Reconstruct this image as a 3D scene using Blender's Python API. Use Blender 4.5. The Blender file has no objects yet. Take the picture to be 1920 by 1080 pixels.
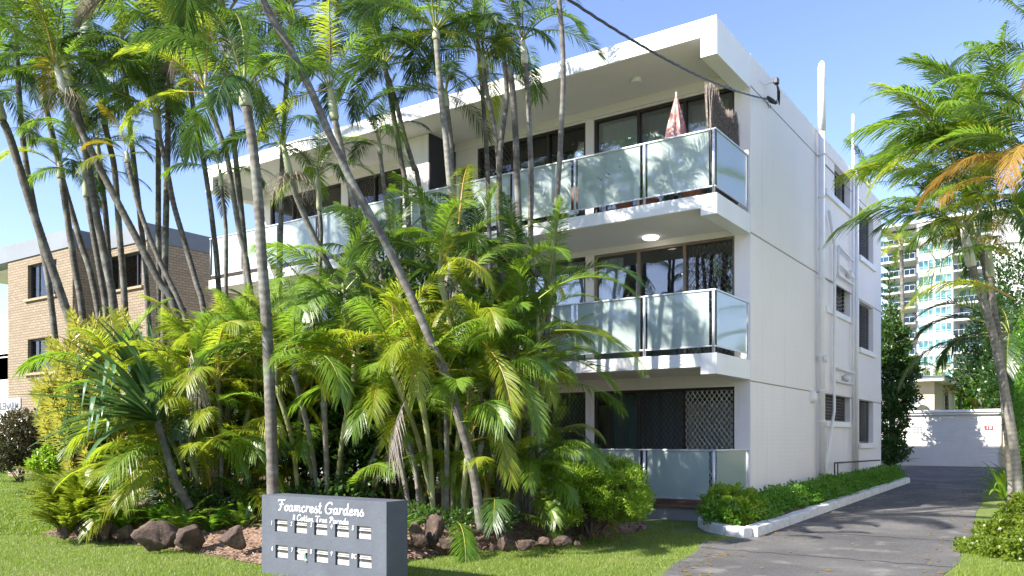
import bpy, math, random
import numpy as np
from mathutils import Vector, Matrix
R = math.radians
PI = math.pi
random.seed(7)
S = bpy.context.scene
C = S.collection

# ------------------------------------------------------------------ camera, sky, sun, exposure
F, CY, YAW, EZ = 1568.0, 823.5, 0.6034, 1.5
cam = bpy.data.objects.new('camera', bpy.data.cameras.new('camera'))
C.objects.link(cam)
cam.location = (0, 0, EZ)
cam.rotation_euler = (PI/2, 0, YAW)
cam.data.sensor_width = 36
cam.data.lens = F/1920*36
cam.data.shift_y = (CY-540)/1920
cam.data.clip_end = 3000
S.camera = cam
S.render.resolution_x, S.render.resolution_y = 1024, 576

SUN = Vector((-0.63, -1.15, 1.0)).normalized()          # direction towards the sun
W = bpy.data.worlds.new('World'); S.world = W; W.use_nodes = True
wn = W.node_tree
bg = wn.nodes['Background']
sky = wn.nodes.new('ShaderNodeTexSky'); sky.sky_type = 'NISHITA'; sky.sun_disc = False
sky.sun_elevation = math.asin(SUN.z); sky.sun_rotation = math.atan2(SUN.x, SUN.y)
sky.air_density = 1.0; sky.dust_density = 0.25; sky.ozone_density = 2.6
tn = wn.nodes.new('ShaderNodeMix'); tn.data_type = 'RGBA'; tn.blend_type = 'MULTIPLY'; tn.inputs[0].default_value = 1; tn.inputs[7].default_value = (.94, .86, 1.0, 1)
wn.links.new(sky.outputs[0], tn.inputs[6]); wn.links.new(tn.outputs[2], bg.inputs[0]); bg.inputs[1].default_value = 0.112
sl = bpy.data.lights.new('sun', 'SUN'); sl.energy = 4.6; sl.angle = R(0.53); sl.color = (1.0, 0.95, 0.87)
so = bpy.data.objects.new('sun', sl); C.objects.link(so)
so.rotation_euler = (-SUN).to_track_quat('-Z', 'Y').to_euler()
so.location = (-20, -30, 40)
S.view_settings.view_transform = 'Standard'; S.view_settings.look = 'None'
S.view_settings.gamma = 1; S.view_settings.exposure = 1.6

# ------------------------------------------------------------------ pixel helper (1920x1080 photograph -> world point on a known plane)
c_, s_ = math.cos(YAW), math.sin(YAW)
def P(px, py, Y=None, X=None, Z=None, D=None):
    a = (px-960)/F; b = (CY-py)/F
    r = Vector((a*c_-s_, a*s_+c_, b))
    if Y is not None: t = Y/r.y
    elif X is not None: t = X/r.x
    elif Z is not None: t = (Z-EZ)/r.z
    else: t = D
    return Vector((r.x*t, r.y*t, r.z*t+EZ))
def gz(y): return min(max(0.0, (y-11)*0.0165), 0.5)      # gently rising ground
def G(px, py):
    z = 0
    for _ in range(25):
        p = P(px, py, Z=z); z = gz(p.y)
    return p

# ------------------------------------------------------------------ mesh builder
OFF = {}
class MB:
    def __init__(s): s.v = []; s.f = []; s.m = []
    def add(s, vs, fs, mi=0):
        n = len(s.v); s.v += [tuple(v) for v in vs]
        s.f += [tuple(i+n for i in f) for f in fs]; s.m += [mi]*len(fs); return s
    def box(s, a, b, mi=0):
        x0, y0, z0 = (min(a[i], b[i]) for i in range(3)); x1, y1, z1 = (max(a[i], b[i]) for i in range(3))
        return s.add([(x0,y0,z0),(x1,y0,z0),(x1,y1,z0),(x0,y1,z0),(x0,y0,z1),(x1,y0,z1),(x1,y1,z1),(x0,y1,z1)],
              [(0,3,2,1),(4,5,6,7),(0,1,5,4),(1,2,6,5),(2,3,7,6),(3,0,4,7)], mi)
    def tube(s, pts, rad, n=8, mi=0, cap=True):
        pts = [Vector(p) for p in pts]; k = len(pts)
        if not hasattr(rad, '__len__'): rad = [rad]*k
        ref = None; vs = []; fs = []
        for i, p in enumerate(pts):
            t = (pts[min(i+1, k-1)]-pts[max(i-1, 0)]).normalized()
            if ref is None: ref = Vector((0, 0, 1)) if abs(t.z) < .9 else Vector((1, 0, 0))
            u = t.cross(ref).normalized(); w = u.cross(t).normalized(); ref = w
            for j in range(n):
                a = 2*PI*j/n
                vs.append(p+u*(math.cos(a)*rad[i])+w*(math.sin(a)*rad[i]))
        for i in range(k-1):
            for j in range(n):
                fs.append((i*n+j, i*n+(j+1) % n, (i+1)*n+(j+1) % n, (i+1)*n+j))
        if cap: fs.append(tuple(range(n))[::-1]); fs.append(tuple((k-1)*n+j for j in range(n)))
        return s.add(vs, fs, mi)
    def lathe(s, c, prof, n=20, mi=0):
        vs = []; fs = []
        for r, z in prof:
            for j in range(n):
                a = 2*PI*j/n; vs.append((c[0]+math.cos(a)*r, c[1]+math.sin(a)*r, c[2]+z))
        for i in range(len(prof)-1):
            for j in range(n): fs.append((i*n+j, i*n+(j+1) % n, (i+1)*n+(j+1) % n, (i+1)*n+j))
        fs.append(tuple(range(n))[::-1]); fs.append(tuple((len(prof)-1)*n+j for j in range(n)))
        return s.add(vs, fs, mi)
    def mesh(s, name, off=(0, 0, 0), smooth=False):
        me = bpy.data.meshes.new(name)
        o = Vector(off)
        me.from_pydata([Vector(v)-o for v in s.v], [], s.f)
        if any(s.m): me.polygons.foreach_set('material_index', s.m)
        if smooth: me.polygons.foreach_set('use_smooth', [True]*len(s.f))
        me.update(); return me
def tag(o, label=None, cat=None, group=None, kind=None):
    if label: o['label'] = label
    if cat: o['category'] = cat
    if group: o['group'] = group
    if kind: o['kind'] = kind
    return o
def obj(name, mb, mats, parent=None, smooth=False, bevel=0, local=False):
    off = Vector((0, 0, 0))
    if parent is not None and not local: off = OFF.get(parent.name, Vector((0, 0, 0)))
    me = mb.mesh(name, off, smooth) if isinstance(mb, MB) else mb
    if not isinstance(mb, MB) and not local and off.length: me.transform(Matrix.Translation(-off))
    o = bpy.data.objects.new(name, me); C.objects.link(o)
    for m in (mats if isinstance(mats, (list, tuple)) else [mats]):
        if len(me.materials) < (len(mats) if isinstance(mats, (list, tuple)) else 1): me.materials.append(m)
    if parent is not None: o.parent = parent; OFF[o.name] = off
    if bevel:
        b = o.modifiers.new('bevel', 'BEVEL'); b.width = bevel; b.segments = 2; b.limit_method = 'ANGLE'
    return o
def thing(name, label, cat, loc=(0, 0, 0), group=None, rotz=0):
    o = bpy.data.objects.new(name, None); C.objects.link(o); o.location = loc
    o.rotation_euler = (0, 0, rotz); o.empty_display_size = .2
    OFF[o.name] = Vector(loc); return tag(o, label, cat, group)
def struct(name, mb, mats, **k):
    return tag(obj(name, mb, mats, **k), kind='structure')
def npmesh(name, V, Q, mi=None):
    V = np.asarray(V, np.float32); Q = np.asarray(Q, np.int32)
    me = bpy.data.meshes.new(name)
    me.vertices.add(len(V)); me.vertices.foreach_set('co', V.ravel())
    me.loops.add(Q.size); me.loops.foreach_set('vertex_index', Q.ravel())
    me.polygons.add(len(Q)); me.polygons.foreach_set('loop_start', np.arange(0, Q.size, 4, dtype=np.int32))
    me.polygons.foreach_set('loop_total', np.full(len(Q), 4, np.int32))
    me.update(calc_edges=True); me.validate(); return me

# ------------------------------------------------------------------ materials
class NT:
    def __init__(s, name):
        s.m = bpy.data.materials.new(name); s.m.use_nodes = True; s.t = s.m.node_tree
        s.b = s.t.nodes['Principled BSDF']; s.out = s.t.nodes['Material Output']
    def n(s, typ, **k):
        nd = s.t.nodes.new(typ)
        for a, v in k.items():
            if a.startswith('i_'): nd.inputs[a[2:].replace('_', ' ')].default_value = v
            else: setattr(nd, a, v)
        return nd
    def l(s, a, b): s.t.links.new(a, b)
    def ramp(s, fac, stops):
        r = s.n('ShaderNodeValToRGB'); e = r.color_ramp.elements
        while len(e) < len(stops): e.new(0.5)
        for x, (p, c) in zip(e, stops): x.position = p; x.color = (*c, 1) if len(c) == 3 else c
        s.l(fac, r.inputs[0]); return r.outputs[0]
    def noise(s, scale, det=3, vec=None, rough=.55):
        n = s.n('ShaderNodeTexNoise'); n.inputs['Scale'].default_value = scale; n.inputs['Detail'].default_value = det
        n.inputs['Roughness'].default_value = rough
        s.l(vec if vec is not None else s.co(), n.inputs['Vector']); return n.outputs['Fac']
    def co(s):
        if not hasattr(s, '_c'): s._c = s.n('ShaderNodeNewGeometry').outputs['Position']
        return s._c
    def bump(s, h, st=.3, dist=.02, node=None):
        b = s.n('ShaderNodeBump'); b.inputs['Strength'].default_value = st; b.inputs['Distance'].default_value = dist
        s.l(h, b.inputs['Height']); s.l(b.outputs[0], (node or s.b).inputs['Normal']); return b
    def mixc(s, f, a, b):
        m = s.n('ShaderNodeMix', data_type='RGBA')
        for i, v in ((0, f), (6, a), (7, b)):
            if hasattr(v, 'is_output'): s.l(v, m.inputs[i])
            else: m.inputs[i].default_value = v if i == 0 else (*v, 1)
        return m.outputs[2]
def simple(name, col, rough=.6, metal=0, var=.12, nsc=3, bump=0, bsc=60, spec=None):
    k = NT(name)
    n = k.noise(nsc, 5)
    c = k.ramp(n, [(.3, tuple(x*(1-var) for x in col)), (.7, tuple(min(1, x*(1+var*.7)) for x in col))])
    k.l(c, k.b.inputs['Base Color']); k.b.inputs['Roughness'].default_value = rough; k.b.inputs['Metallic'].default_value = metal
    if spec is not None: k.b.inputs['Specular IOR Level'].default_value = spec
    if bump: k.bump(k.noise(bsc, 4), bump, .01)
    return k.m

def mat_render(name, col, grime=.06):
    k = NT(name)
    n1 = k.noise(.6, 5); n2 = k.noise(7, 5)
    c = k.mixc(k.ramp(n1, [(.35, (0,)*3), (.75, (1,)*3)]), col, tuple(x*(1-grime) for x in col))
    # faint weather streaks that run down the render
    mp = k.n('ShaderNodeMapping'); mp.inputs['Scale'].default_value = (3, 3, .12); k.l(k.co(), mp.inputs[0])
    st = k.noise(2.2, 4, mp.outputs[0])
    c = k.mixc(k.ramp(st, [(.56, (0,)*3), (.80, (.5,)*3)]), c, tuple(x*.78 for x in col))
    k.l(c, k.b.inputs['Base Color']); k.b.inputs['Roughness'].default_value = .75
    sx = k.n('ShaderNodeSeparateXYZ'); k.l(k.co(), sx.inputs[0])
    ad = k.n('ShaderNodeMath', operation='ADD'); k.l(sx.outputs[0], ad.inputs[0]); k.l(sx.outputs[1], ad.inputs[1])
    cb = k.n('ShaderNodeCombineXYZ'); k.l(ad.outputs[0], cb.inputs[0]); k.l(sx.outputs[2], cb.inputs[1])
    br = k.n('ShaderNodeTexBrick'); br.inputs['Scale'].default_value = 1; br.inputs['Mortar Size'].default_value = .008
    br.inputs['Brick Width'].default_value = .24; br.inputs['Row Height'].default_value = .086; br.inputs['Mortar Smooth'].default_value = .5
    br.inputs['Color1'].default_value = br.inputs['Color2'].default_value = (1,)*4; br.inputs['Mortar'].default_value = (0,)*3+(1,)
    k.l(cb.outputs[0], br.inputs[0])
    mx = k.n('ShaderNodeMath', operation='MULTIPLY_ADD'); k.l(k.noise(70, 3), mx.inputs[0]); mx.inputs[1].default_value = .8
    k.l(br.outputs[0], mx.inputs[2]); k.bump(mx.outputs[0], .22, .01)
    return k.m
M = {}
M['white'] = mat_render('white_render', (.86, .795, .76))
M['fascia'] = simple('white_paint', (.80, .79, .765), .6, var=.05, nsc=1.5, bump=.08, bsc=40)
M['soffit'] = simple('soffit_paint', (.82, .77, .73), .8, var=.05, nsc=1)
M['pipe'] = simple('pipe_paint', (.77, .745, .72), .45, var=.05)
M['alu'] = simple('aluminium', (.58, .60, .63), .4, .3, var=.08)
M['alu_dark'] = simple('grey_post', (.16, .17, .18), .4, .4, var=.1)
M['bronze'] = simple('bronze_frame', (.045, .035, .028), .4, .3, var=.15)
M['bronze_light'] = simple('tan_frame', (.22, .16, .11), .45, .2, var=.15)
M['charcoal'] = simple('charcoal_paint', (.035, .035, .045), .7)
M['mesh_wire'] = simple('grille_wire', (.75, .75, .72), .5, .1)
M['mesh_dark'] = simple('dark_grille_wire', (.10, .09, .085), .5, .3)
M['room'] = simple('room_dark', (.22, .20, .18), .9)
M['black'] = simple('black_plastic', (.02, .02, .022), .45)
M['signgrey'] = simple('grey_paint', (.075, .085, .105), .7, var=.16, nsc=4, bump=.35, bsc=25)
M['lettering'] = simple('white_lettering', (.66, .66, .66), .5, var=.02)
M['boxwhite'] = simple('cream_plastic', (.40, .39, .36), .4, var=.05)
M['slot'] = simple('slot_dark', (.03, .03, .03), .8)
M['paper'] = simple('green_paper', (.12, .2, .17), .6)
M['paperw'] = simple('white_paper', (.8, .8, .8), .6, var=.02)
M['terra'] = simple('terracotta', (.38, .16, .09), .8, bump=.1)
M['rust'] = simple('deck_timber', (.17, .085, .055), .7, bump=.2)
M['kerb'] = simple('painted_kerb', (.66, .65, .62), .8, var=.18, nsc=9, bump=.5, bsc=25)
M['parapet'] = simple('grey_parapet', (.17, .185, .205), .6, var=.08, nsc=1)
M['parapet_dark'] = simple('shaded_parapet_and_lettering', (.10, .115, .135), .6, var=.08)  # parapet grey with side shade put into the colour; also used for name lettering
M['sill'] = simple('brick_sill', (.36, .27, .17), .85, var=.3, nsc=14)
M['cream'] = simple('cream_wall', (.52, .44, .31), .8, var=.05)
M['roofblue'] = simple('blue_roof', (.16, .22, .27), .5)
M['garage'] = simple('garage_white', (.66, .64, .62), .7, var=.04, bump=.1)
M['red'] = simple('sign_red', (.6, .03, .03), .5)
M['tower'] = simple('tower_white', (.56, .56, .56), .7, var=.03)
M['tower_bal'] = simple('tower_cream', (.48, .47, .46), .7, var=.05)
M['towel'] = simple('pink_towel', (.7, .12, .2), .8)
M['mari'] = simple('orange_petal', (.85, .19, .01), .6, var=.2, nsc=20)
M['wflower'] = simple('white_petal', (.78, .78, .72), .6)
M['twig'] = simple('dry_twig', (.30, .25, .19), .9, var=.4, nsc=12)
M['stem'] = simple('woody_stem', (.10, .075, .05), .9, var=.4, nsc=12)
M['brush'] = simple('brushwood', (.24, .20, .17), .9, var=.7, nsc=35)
M['lampwhite'] = simple('lamp_base', (.75, .74, .7), .4, var=.03)
k = NT('lit_diffuser'); k.b.inputs['Emission Color'].default_value = (1, .93, .84, 1); k.b.inputs['Emission Strength'].default_value = 1.3
k.b.inputs['Base Color'].default_value = (.8, .8, .78, 1); M['lit'] = k.m

def mat_brick():
    k = NT('cream_brick')
    sx = k.n('ShaderNodeSeparateXYZ'); k.l(k.co(), sx.inputs[0])
    ad = k.n('ShaderNodeMath', operation='ADD'); k.l(sx.outputs[0], ad.inputs[0]); k.l(sx.outputs[1], ad.inputs[1])
    cb = k.n('ShaderNodeCombineXYZ'); k.l(ad.outputs[0], cb.inputs[0]); k.l(sx.outputs[2], cb.inputs[1])
    br = k.n('ShaderNodeTexBrick'); br.inputs['Scale'].default_value = 1; br.inputs['Mortar Size'].default_value = .011
    br.inputs['Brick Width'].default_value = .25; br.inputs['Row Height'].default_value = .096; br.inputs['Mortar Smooth'].default_value = .2
    br.inputs['Color1'].default_value = (.27, .205, .13, 1); br.inputs['Color2'].default_value = (.19, .142, .088, 1)
    br.inputs['Mortar'].default_value = (.11, .085, .06, 1); br.inputs['Bias'].default_value = -.2
    k.l(cb.outputs[0], br.inputs[0])
    c = k.mixc(k.ramp(k.noise(9, 4), [(.3, (0,)*3), (.8, (.5,)*3)]), br.outputs[0], (.23, .18, .135))
    k.l(c, k.b.inputs['Base Color']); k.b.inputs['Roughness'].default_value = .85
    inv = k.n('ShaderNodeMath', operation='SUBTRACT'); inv.inputs[0].default_value = 1; k.l(br.outputs['Fac'], inv.inputs[1])
    k.bump(inv.outputs[0], .8, .012); return k.m
M['brick'] = mat_brick()

def mat_glass(name, tint=(.9, .95, .95), refl=1.0, dark=0.0):
    k = NT(name); t = k.t; t.nodes.remove(k.b)
    tr = k.n('ShaderNodeBsdfTransparent'); tr.inputs[0].default_value = (*[x*(1-dark) for x in tint], 1)
    gl = k.n('ShaderNodeBsdfGlossy'); gl.inputs['Roughness'].default_value = .015; gl.inputs[0].default_value = (refl, refl, refl, 1)
    fr = k.n('ShaderNodeFresnel'); fr.inputs[0].default_value = 1.75
    nz = k.noise(1.3, 2); bp = k.n('ShaderNodeBump'); bp.inputs['Strength'].default_value = .05; bp.inputs['Distance'].default_value = .05
    k.l(nz, bp.inputs['Height']); k.l(bp.outputs[0], gl.inputs['Normal'])
    mx = k.n('ShaderNodeMixShader'); k.l(fr.outputs[0], mx.inputs[0]); k.l(tr.outputs[0], mx.inputs[1]); k.l(gl.outputs[0], mx.inputs[2])
    k.l(mx.outputs[0], k.out.inputs[0]); return k.m
M['glass'] = mat_glass('window_glass', dark=.04)
def mat_frost():
    k = NT('frosted_glass'); t = k.t; t.nodes.remove(k.b)
    n = k.noise(1.1, 3)
    df = k.n('ShaderNodeBsdfDiffuse'); df.inputs[0].default_value = (.68, .80, .755, 1)
    tl = k.n('ShaderNodeBsdfTranslucent'); tl.inputs[0].default_value = (.76, .92, .86, 1)
    rf = k.n('ShaderNodeBsdfRefraction'); rf.inputs[0].default_value = (.72, .86, .84, 1); rf.inputs['Roughness'].default_value = .38; rf.inputs['IOR'].default_value = 1.04
    gl = k.n('ShaderNodeBsdfGlossy'); gl.inputs['Roughness'].default_value = .06
    a = k.n('ShaderNodeMixShader'); a.inputs[0].default_value = .42; k.l(df.outputs[0], a.inputs[1]); k.l(tl.outputs[0], a.inputs[2])
    b = k.n('ShaderNodeMixShader'); b.inputs[0].default_value = .24; k.l(a.outputs[0], b.inputs[1]); k.l(rf.outputs[0], b.inputs[2])
    fr = k.n('ShaderNodeFresnel'); fr.inputs[0].default_value = 1.85
    m = k.n('ShaderNodeMixShader'); k.l(fr.outputs[0], m.inputs[0]); k.l(b.outputs[0], m.inputs[1]); k.l(gl.outputs[0], m.inputs[2])
    k.l(m.outputs[0], k.out.inputs[0]); return k.m
M['frost'] = mat_frost()
def mat_cloth(name, col, tl=.4):
    k = NT(name); k.b.inputs['Base Color'].default_value = (*col, 1); k.b.inputs['Roughness'].default_value = .9
    t = k.n('ShaderNodeBsdfTranslucent'); t.inputs[0].default_value = (*col, 1)
    m = k.n('ShaderNodeMixShader'); m.inputs[0].default_value = tl; k.l(k.b.outputs[0], m.inputs[1]); k.l(t.outputs[0], m.inputs[2]); k.l(m.outputs[0], k.out.inputs[0]); return k
M['curtain'] = mat_cloth('white_curtain', (.86, .87, .82)).m
M['curtain_green'] = mat_cloth('sage_curtain', (.62, .70, .65)).m
M['curtain_grey'] = mat_cloth('grey_curtain', (.5, .48, .5)).m
def mat_umbrella():
    k = mat_cloth('umbrella_cloth', (.7, .25, .2), .3)
    v = k.n('ShaderNodeTexVoronoi'); v.inputs['Scale'].default_value = 16; k.l(k.co(), v.inputs['Vector'])
    c = k.ramp(v.outputs['Distance'], [(.34, (.82, .74, .70)), (.46, (.66, .33, .29))])
    k.l(c, k.b.inputs['Base Color']); return k.m
M['umbrella'] = mat_umbrella()

def leafmat(name, a, b, tcol, tmix=.42, rough=.38, tip=None):
    """a,b: base colour range picked per leaf; tcol: light let through the blade"""
    k = NT(name)
    g = k.n('ShaderNodeNewGeometry'); oi = k.n('ShaderNodeObjectInfo')
    ad = k.n('ShaderNodeMath', operation='MULTIPLY_ADD'); k.l(g.outputs['Random Per Island'], ad.inputs[0]); ad.inputs[1].default_value = .5
    h = k.n('ShaderNodeMath', operation='MULTIPLY'); k.l(oi.outputs['Random'], h.inputs[0]); h.inputs[1].default_value = .5
    k.l(h.outputs[0], ad.inputs[2])
    stops = [(0, a), (.75, b)]
    if tip: stops.append((.93, tip))
    c = k.ramp(ad.outputs[0], stops)
    k.l(c, k.b.inputs['Base Color']); k.b.inputs['Roughness'].default_value = rough
    k.b.inputs['Specular IOR Level'].default_value = .55
    t = k.n('ShaderNodeBsdfTranslucent')
    sc = tuple(min(1, x) for x in tcol)
    k.l(k.mixc(.75, c, sc), t.inputs[0])
    m = k.n('ShaderNodeMixShader'); m.inputs[0].default_value = tmix
    k.l(k.b.outputs[0], m.inputs[1]); k.l(t.outputs[0], m.inputs[2]); k.l(m.outputs[0], k.out.inputs[0]); return k.m
L_ = {}
L_['green'] = leafmat('palm_green', (.06, .14, .012), (.14, .225, .02), (.34, .56, .045))
L_['dark'] = leafmat('palm_dark', (.024, .062, .013), (.052, .105, .018), (.11, .21, .03), .34)
L_['lime'] = leafmat('palm_lime', (.14, .21, .012), (.26, .29, .018), (.52, .64, .045), .48)
L_['yellow'] = leafmat('palm_yellow', (.20, .19, .015), (.34, .24, .02), (.55, .45, .04), .4)
L_['orange'] = leafmat('palm_orange', (.22, .14, .03), (.36, .22, .05), (.5, .3, .06), .4)
L_['dry'] = leafmat('palm_dry', (.22, .18, .15), (.36, .31, .27), (.3, .25, .2), .25, .7)
L_['grass'] = leafmat('grass_blade', (.095, .165, .015), (.185, .25, .025), (.34, .46, .045), .4, .5, tip=(.34, .31, .12))
L_['hedge'] = leafmat('hedge_leaf', (.05, .145, .012), (.10, .24, .018), (.22, .48, .03), .4)
L_['juniper'] = leafmat('bright_shrub_leaf', (.10, .21, .014), (.23, .33, .022), (.42, .64, .045), .45)
L_['ground'] = leafmat('groundcover_leaf', (.06, .14, .012), (.17, .215, .02), (.28, .4, .04), .38)
L_['song'] = leafmat('dracaena_leaf', (.26, .27, .03), (.50, .45, .08), (.6, .6, .1), .36)
L_['fern'] = leafmat('fern_leaf', (.11, .18, .010), (.23, .27, .016), (.42, .52, .035), .45)
L_['pandan'] = leafmat('strap_leaf', (.045, .105, .042), (.085, .165, .06), (.14, .28, .07), .2, .3)
L_['lily'] = leafmat('lily_leaf', (.08, .18, .015), (.17, .29, .02), (.3, .5, .04), .35, .35)
L_['under'] = leafmat('dark_shrub_leaf', (.03, .08, .012), (.06, .135, .018), (.12, .26, .03), .3)
L_['photinia'] = leafmat('bronze_shrub_leaf', (.025, .035, .012), (.07, .065, .025), (.12, .10, .03), .25, tip=(.16, .07, .03))
L_['tree'] = leafmat('tree_leaf', (.022, .06, .010), (.05, .11, .015), (.09, .18, .02), .3)
M['rachis'] = simple('frond_stalk', (.22, .24, .03), .5, var=.3)
M['rachis_o'] = simple('orange_stalk', (.42, .25, .05), .5, var=.3)
M['shaft'] = simple('crownshaft', (.36, .38, .24), .5, var=.25, nsc=4)
M['shaft_w'] = simple('pale_crownshaft', (.55, .53, .44), .5, var=.2, nsc=4)
M['cane'] = simple('cane_green', (.26, .27, .12), .5, var=.4, nsc=5)
def mat_trunk(name, a, b, ring):
    k = NT(name)
    at = k.n('ShaderNodeAttribute', attribute_name='ring')
    n = k.noise(9, 5, rough=.7)
    c = k.ramp(n, [(.35, a), (.65, b)])
    n2 = k.noise(3.2, 4)
    c = k.mixc(k.ramp(n2, [(.52, (0,)*3), (.6, (.6,)*3)]), c, (.24, .25, .215))
    c = k.mixc(at.outputs['Fac'], c, ring)
    k.l(c, k.b.inputs['Base Color']); k.b.inputs['Roughness'].default_value = .85
    k.bump(k.noise(40, 4), .5, .01); return k.m
M['trunk'] = mat_trunk('palm_bark', (.085, .075, .062), (.19, .17, .145), (.05, .042, .034))
M['trunk_d'] = mat_trunk('palm_bark_dark', (.045, .038, .030), (.105, .092, .074), (.15, .135, .115))
M['trunk_g'] = mat_trunk('palm_bark_pale', (.15, .138, .118), (.26, .24, .21), (.08, .07, .058))
def mat_rock():
    k = NT('brown_rock')
    c = k.ramp(k.noise(4, 7, rough=.65), [(.3, (.03, .02, .015)), (.5, (.085, .055, .04)), (.74, (.22, .155, .11))])
    k.l(c, k.b.inputs['Base Color']); k.b.inputs['Roughness'].default_value = .9
    k.bump(k.noise(14, 8, rough=.7), .9, .04); return k.m
M['rock'] = mat_rock()
def mat_soil():
    k = NT('mulch_soil')
    v = k.n('ShaderNodeTexVoronoi'); v.inputs['Scale'].default_value = 28; k.l(k.co(), v.inputs['Vector'])
    c = k.ramp(v.outputs['Color'], [(.1, (.075, .045, .03)), (.5, (.19, .115, .075)), (.9, (.33, .22, .16))])
    c = k.mixc(k.ramp(k.noise(1.5, 5), [(.4, (0,)*3), (.7, (.6,)*3)]), c, (.20, .12, .08))
    k.l(c, k.b.inputs['Base Color']); k.b.inputs['Roughness'].default_value = .95
    k.bump(k.noise(25, 6), .8, .03); return k.m
M['soil'] = mat_soil()
def mat_lawn():
    k = NT('lawn_turf')
    c = k.ramp(k.noise(40, 4), [(.3, (.06, .105, .014)), (.6, (.15, .20, .03)), (.8, (.24, .23, .08))])
    c = k.mixc(k.ramp(k.noise(.9, 4), [(.5, (0,)*3), (.75, (.5,)*3)]), c, (.25, .22, .10))
    k.l(c, k.b.inputs['Base Color']); k.b.inputs['Roughness'].default_value = .9
    k.bump(k.noise(120, 3), .8, .02); return k.m
M['lawn'] = mat_lawn()
def mat_asphalt():
    k = NT('driveway_asphalt')
    v = k.n('ShaderNodeTexVoronoi'); v.inputs['Scale'].default_value = 110; k.l(k.co(), v.inputs['Vector'])
    ag = k.ramp(v.outputs['Color'], [(.2, (.045, .043, .042)), (.6, (.085, .081, .077)), (.95, (.21, .20, .19))])
    st = k.ramp(k.noise(.55, 6, rough=.6), [(.35, (.035, .034, .035)), (.5, (.075, .072, .069)), (.68, (.15, .142, .13))])
    c = k.mixc(.55, ag, st)
    sx = k.n('ShaderNodeSeparateXYZ'); k.l(k.co(), sx.inputs[0])
    cr = k.noise(.35, 3)
    c = k.mixc(k.ramp(k.noise(1.9, 6), [(.56, (0,)*3), (.70, (.5,)*3)]), c, (.24, .225, .20))
    k.l(c, k.b.inputs['Base Color']); k.b.inputs['Roughness'].default_value = .85
    k.bump(v.outputs['Distance'], .5, .006); return k.m
M['asphalt'] = mat_asphalt()
M['joint'] = simple('joint_dark', (.03, .03, .03), .9)
M['chip'] = simple('bark_chip', (.30, .20, .14), .9, var=.6, nsc=9)

# ------------------------------------------------------------------ ground
YB = [-300, 11, 26, 41.3, 900]
def sheet(xa, xb, dz=0, ys=YB):
    m = MB(); vs = []; n = len(ys)
    for y in ys:
        vs += [(xa(y) if callable(xa) else xa, y, gz(y)+dz), (xb(y) if callable(xb) else xb, y, gz(y)+dz)]
    return m.add(vs, [(2*i, 2*i+1, 2*i+3, 2*i+2) for i in range(n-1)])
struct('ground', sheet(-900, 900), M['lawn'])
# driveway outline (left edge, right edge) by distance
dl = [(-6, -4.6), (4, -3.6), (8.5, -3.9), (10.3, -4.25), (11.4, -4.55), (12.4, -4.25), (18, -4.28), (26.2, -4.35), (26.8, -7.0), (37.2, -7.4)]
dr = [(-6, .9), (4, -.5), (8.5, -1.15), (10.3, -1.27), (15.3, -1.5), (22, -2.05), (37.2, -2.6)]
def interp(t, y):
    for (y0, x0), (y1, x1) in zip(t, t[1:]):
        if y <= y1: return x0+(x1-x0)*max(0, min(1, (y-y0)/(y1-y0)))
    return t[-1][1]
ys = [-6, -2, 2, 4, 6, 8.5, 9.4, 10.3, 11, 11.4, 12.4, 14, 15.3, 18, 20, 22, 24, 26, 26.2, 26.8, 30, 37.2]
struct('driveway', sheet(lambda y: interp(dl, y)+.05*math.sin(y*3.1), lambda y: interp(dr, y)+.05*math.sin(y*2.3), .006, ys), M['asphalt'])
m = MB()
for y, a, b in ((10.95, -4.4, -1.3), (13.4, -4.2, -1.4), (18.6, -4.25, -1.8), (24.3, -4.3, -2.3)):
    n = 26; pts = [(a+(b-a)*i/n, y+.04*math.sin(i*1.7)+.02*math.sin(i*4.1)) for i in range(n+1)]
    for (x0, y0), (x1, y1) in zip(pts, pts[1:]):
        w = .013
        m.add([(x0, y0-w, gz(y0)+.010), (x1, y1-w, gz(y1)+.010), (x1, y1+w, gz(y1)+.010), (x0, y0+w, gz(y0)+.010)], [(0, 1, 2, 3)])
struct('driveway_joint', m, M['joint'])
# planted bed in front of the block: low mound of mulch
bed_front = [P(x, y, Z=0) for x, y in ((78, 1003), (140, 1012), (220, 1018), (300, 1028), (380, 1040), (480, 1058), (600, 1072), (700, 1070), (770, 1052), (860, 1036), (960, 1030), (1060, 1022), (1150, 1008), (1215, 996), (1200, 975))]
bed_front = [(p.x, p.y) for p in bed_front]+[(-7.4, 13.9)]
m = MB(); rows = 9; vs = []
nb = len(bed_front)
for i, (x, y) in enumerate(bed_front):
    t = i/(nb-1); bx = -20.5+t*13.2; by = 13.9
    for j in range(rows):
        q = (j/(rows-1))**1.5
        X, Y = x+(bx-x)*q, y+(by-y)*q
        h = .01+(.22*min(1, q*5)+.34*min(1, q*2.2))*min(1, (nb-1-i)/4)*min(1, (i+.6)/3) + (.03*math.sin(X*5+Y*7) if 0 < j else 0)
        vs.append((X, Y, h))
fs = [(i*rows+j, (i+1)*rows+j, (i+1)*rows+j+1, i*rows+j+1) for i in range(nb-1) for j in range(rows-1)]
struct('garden_bed', m.add(vs, fs), M['soil'], smooth=True)
BH = .50
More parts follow.
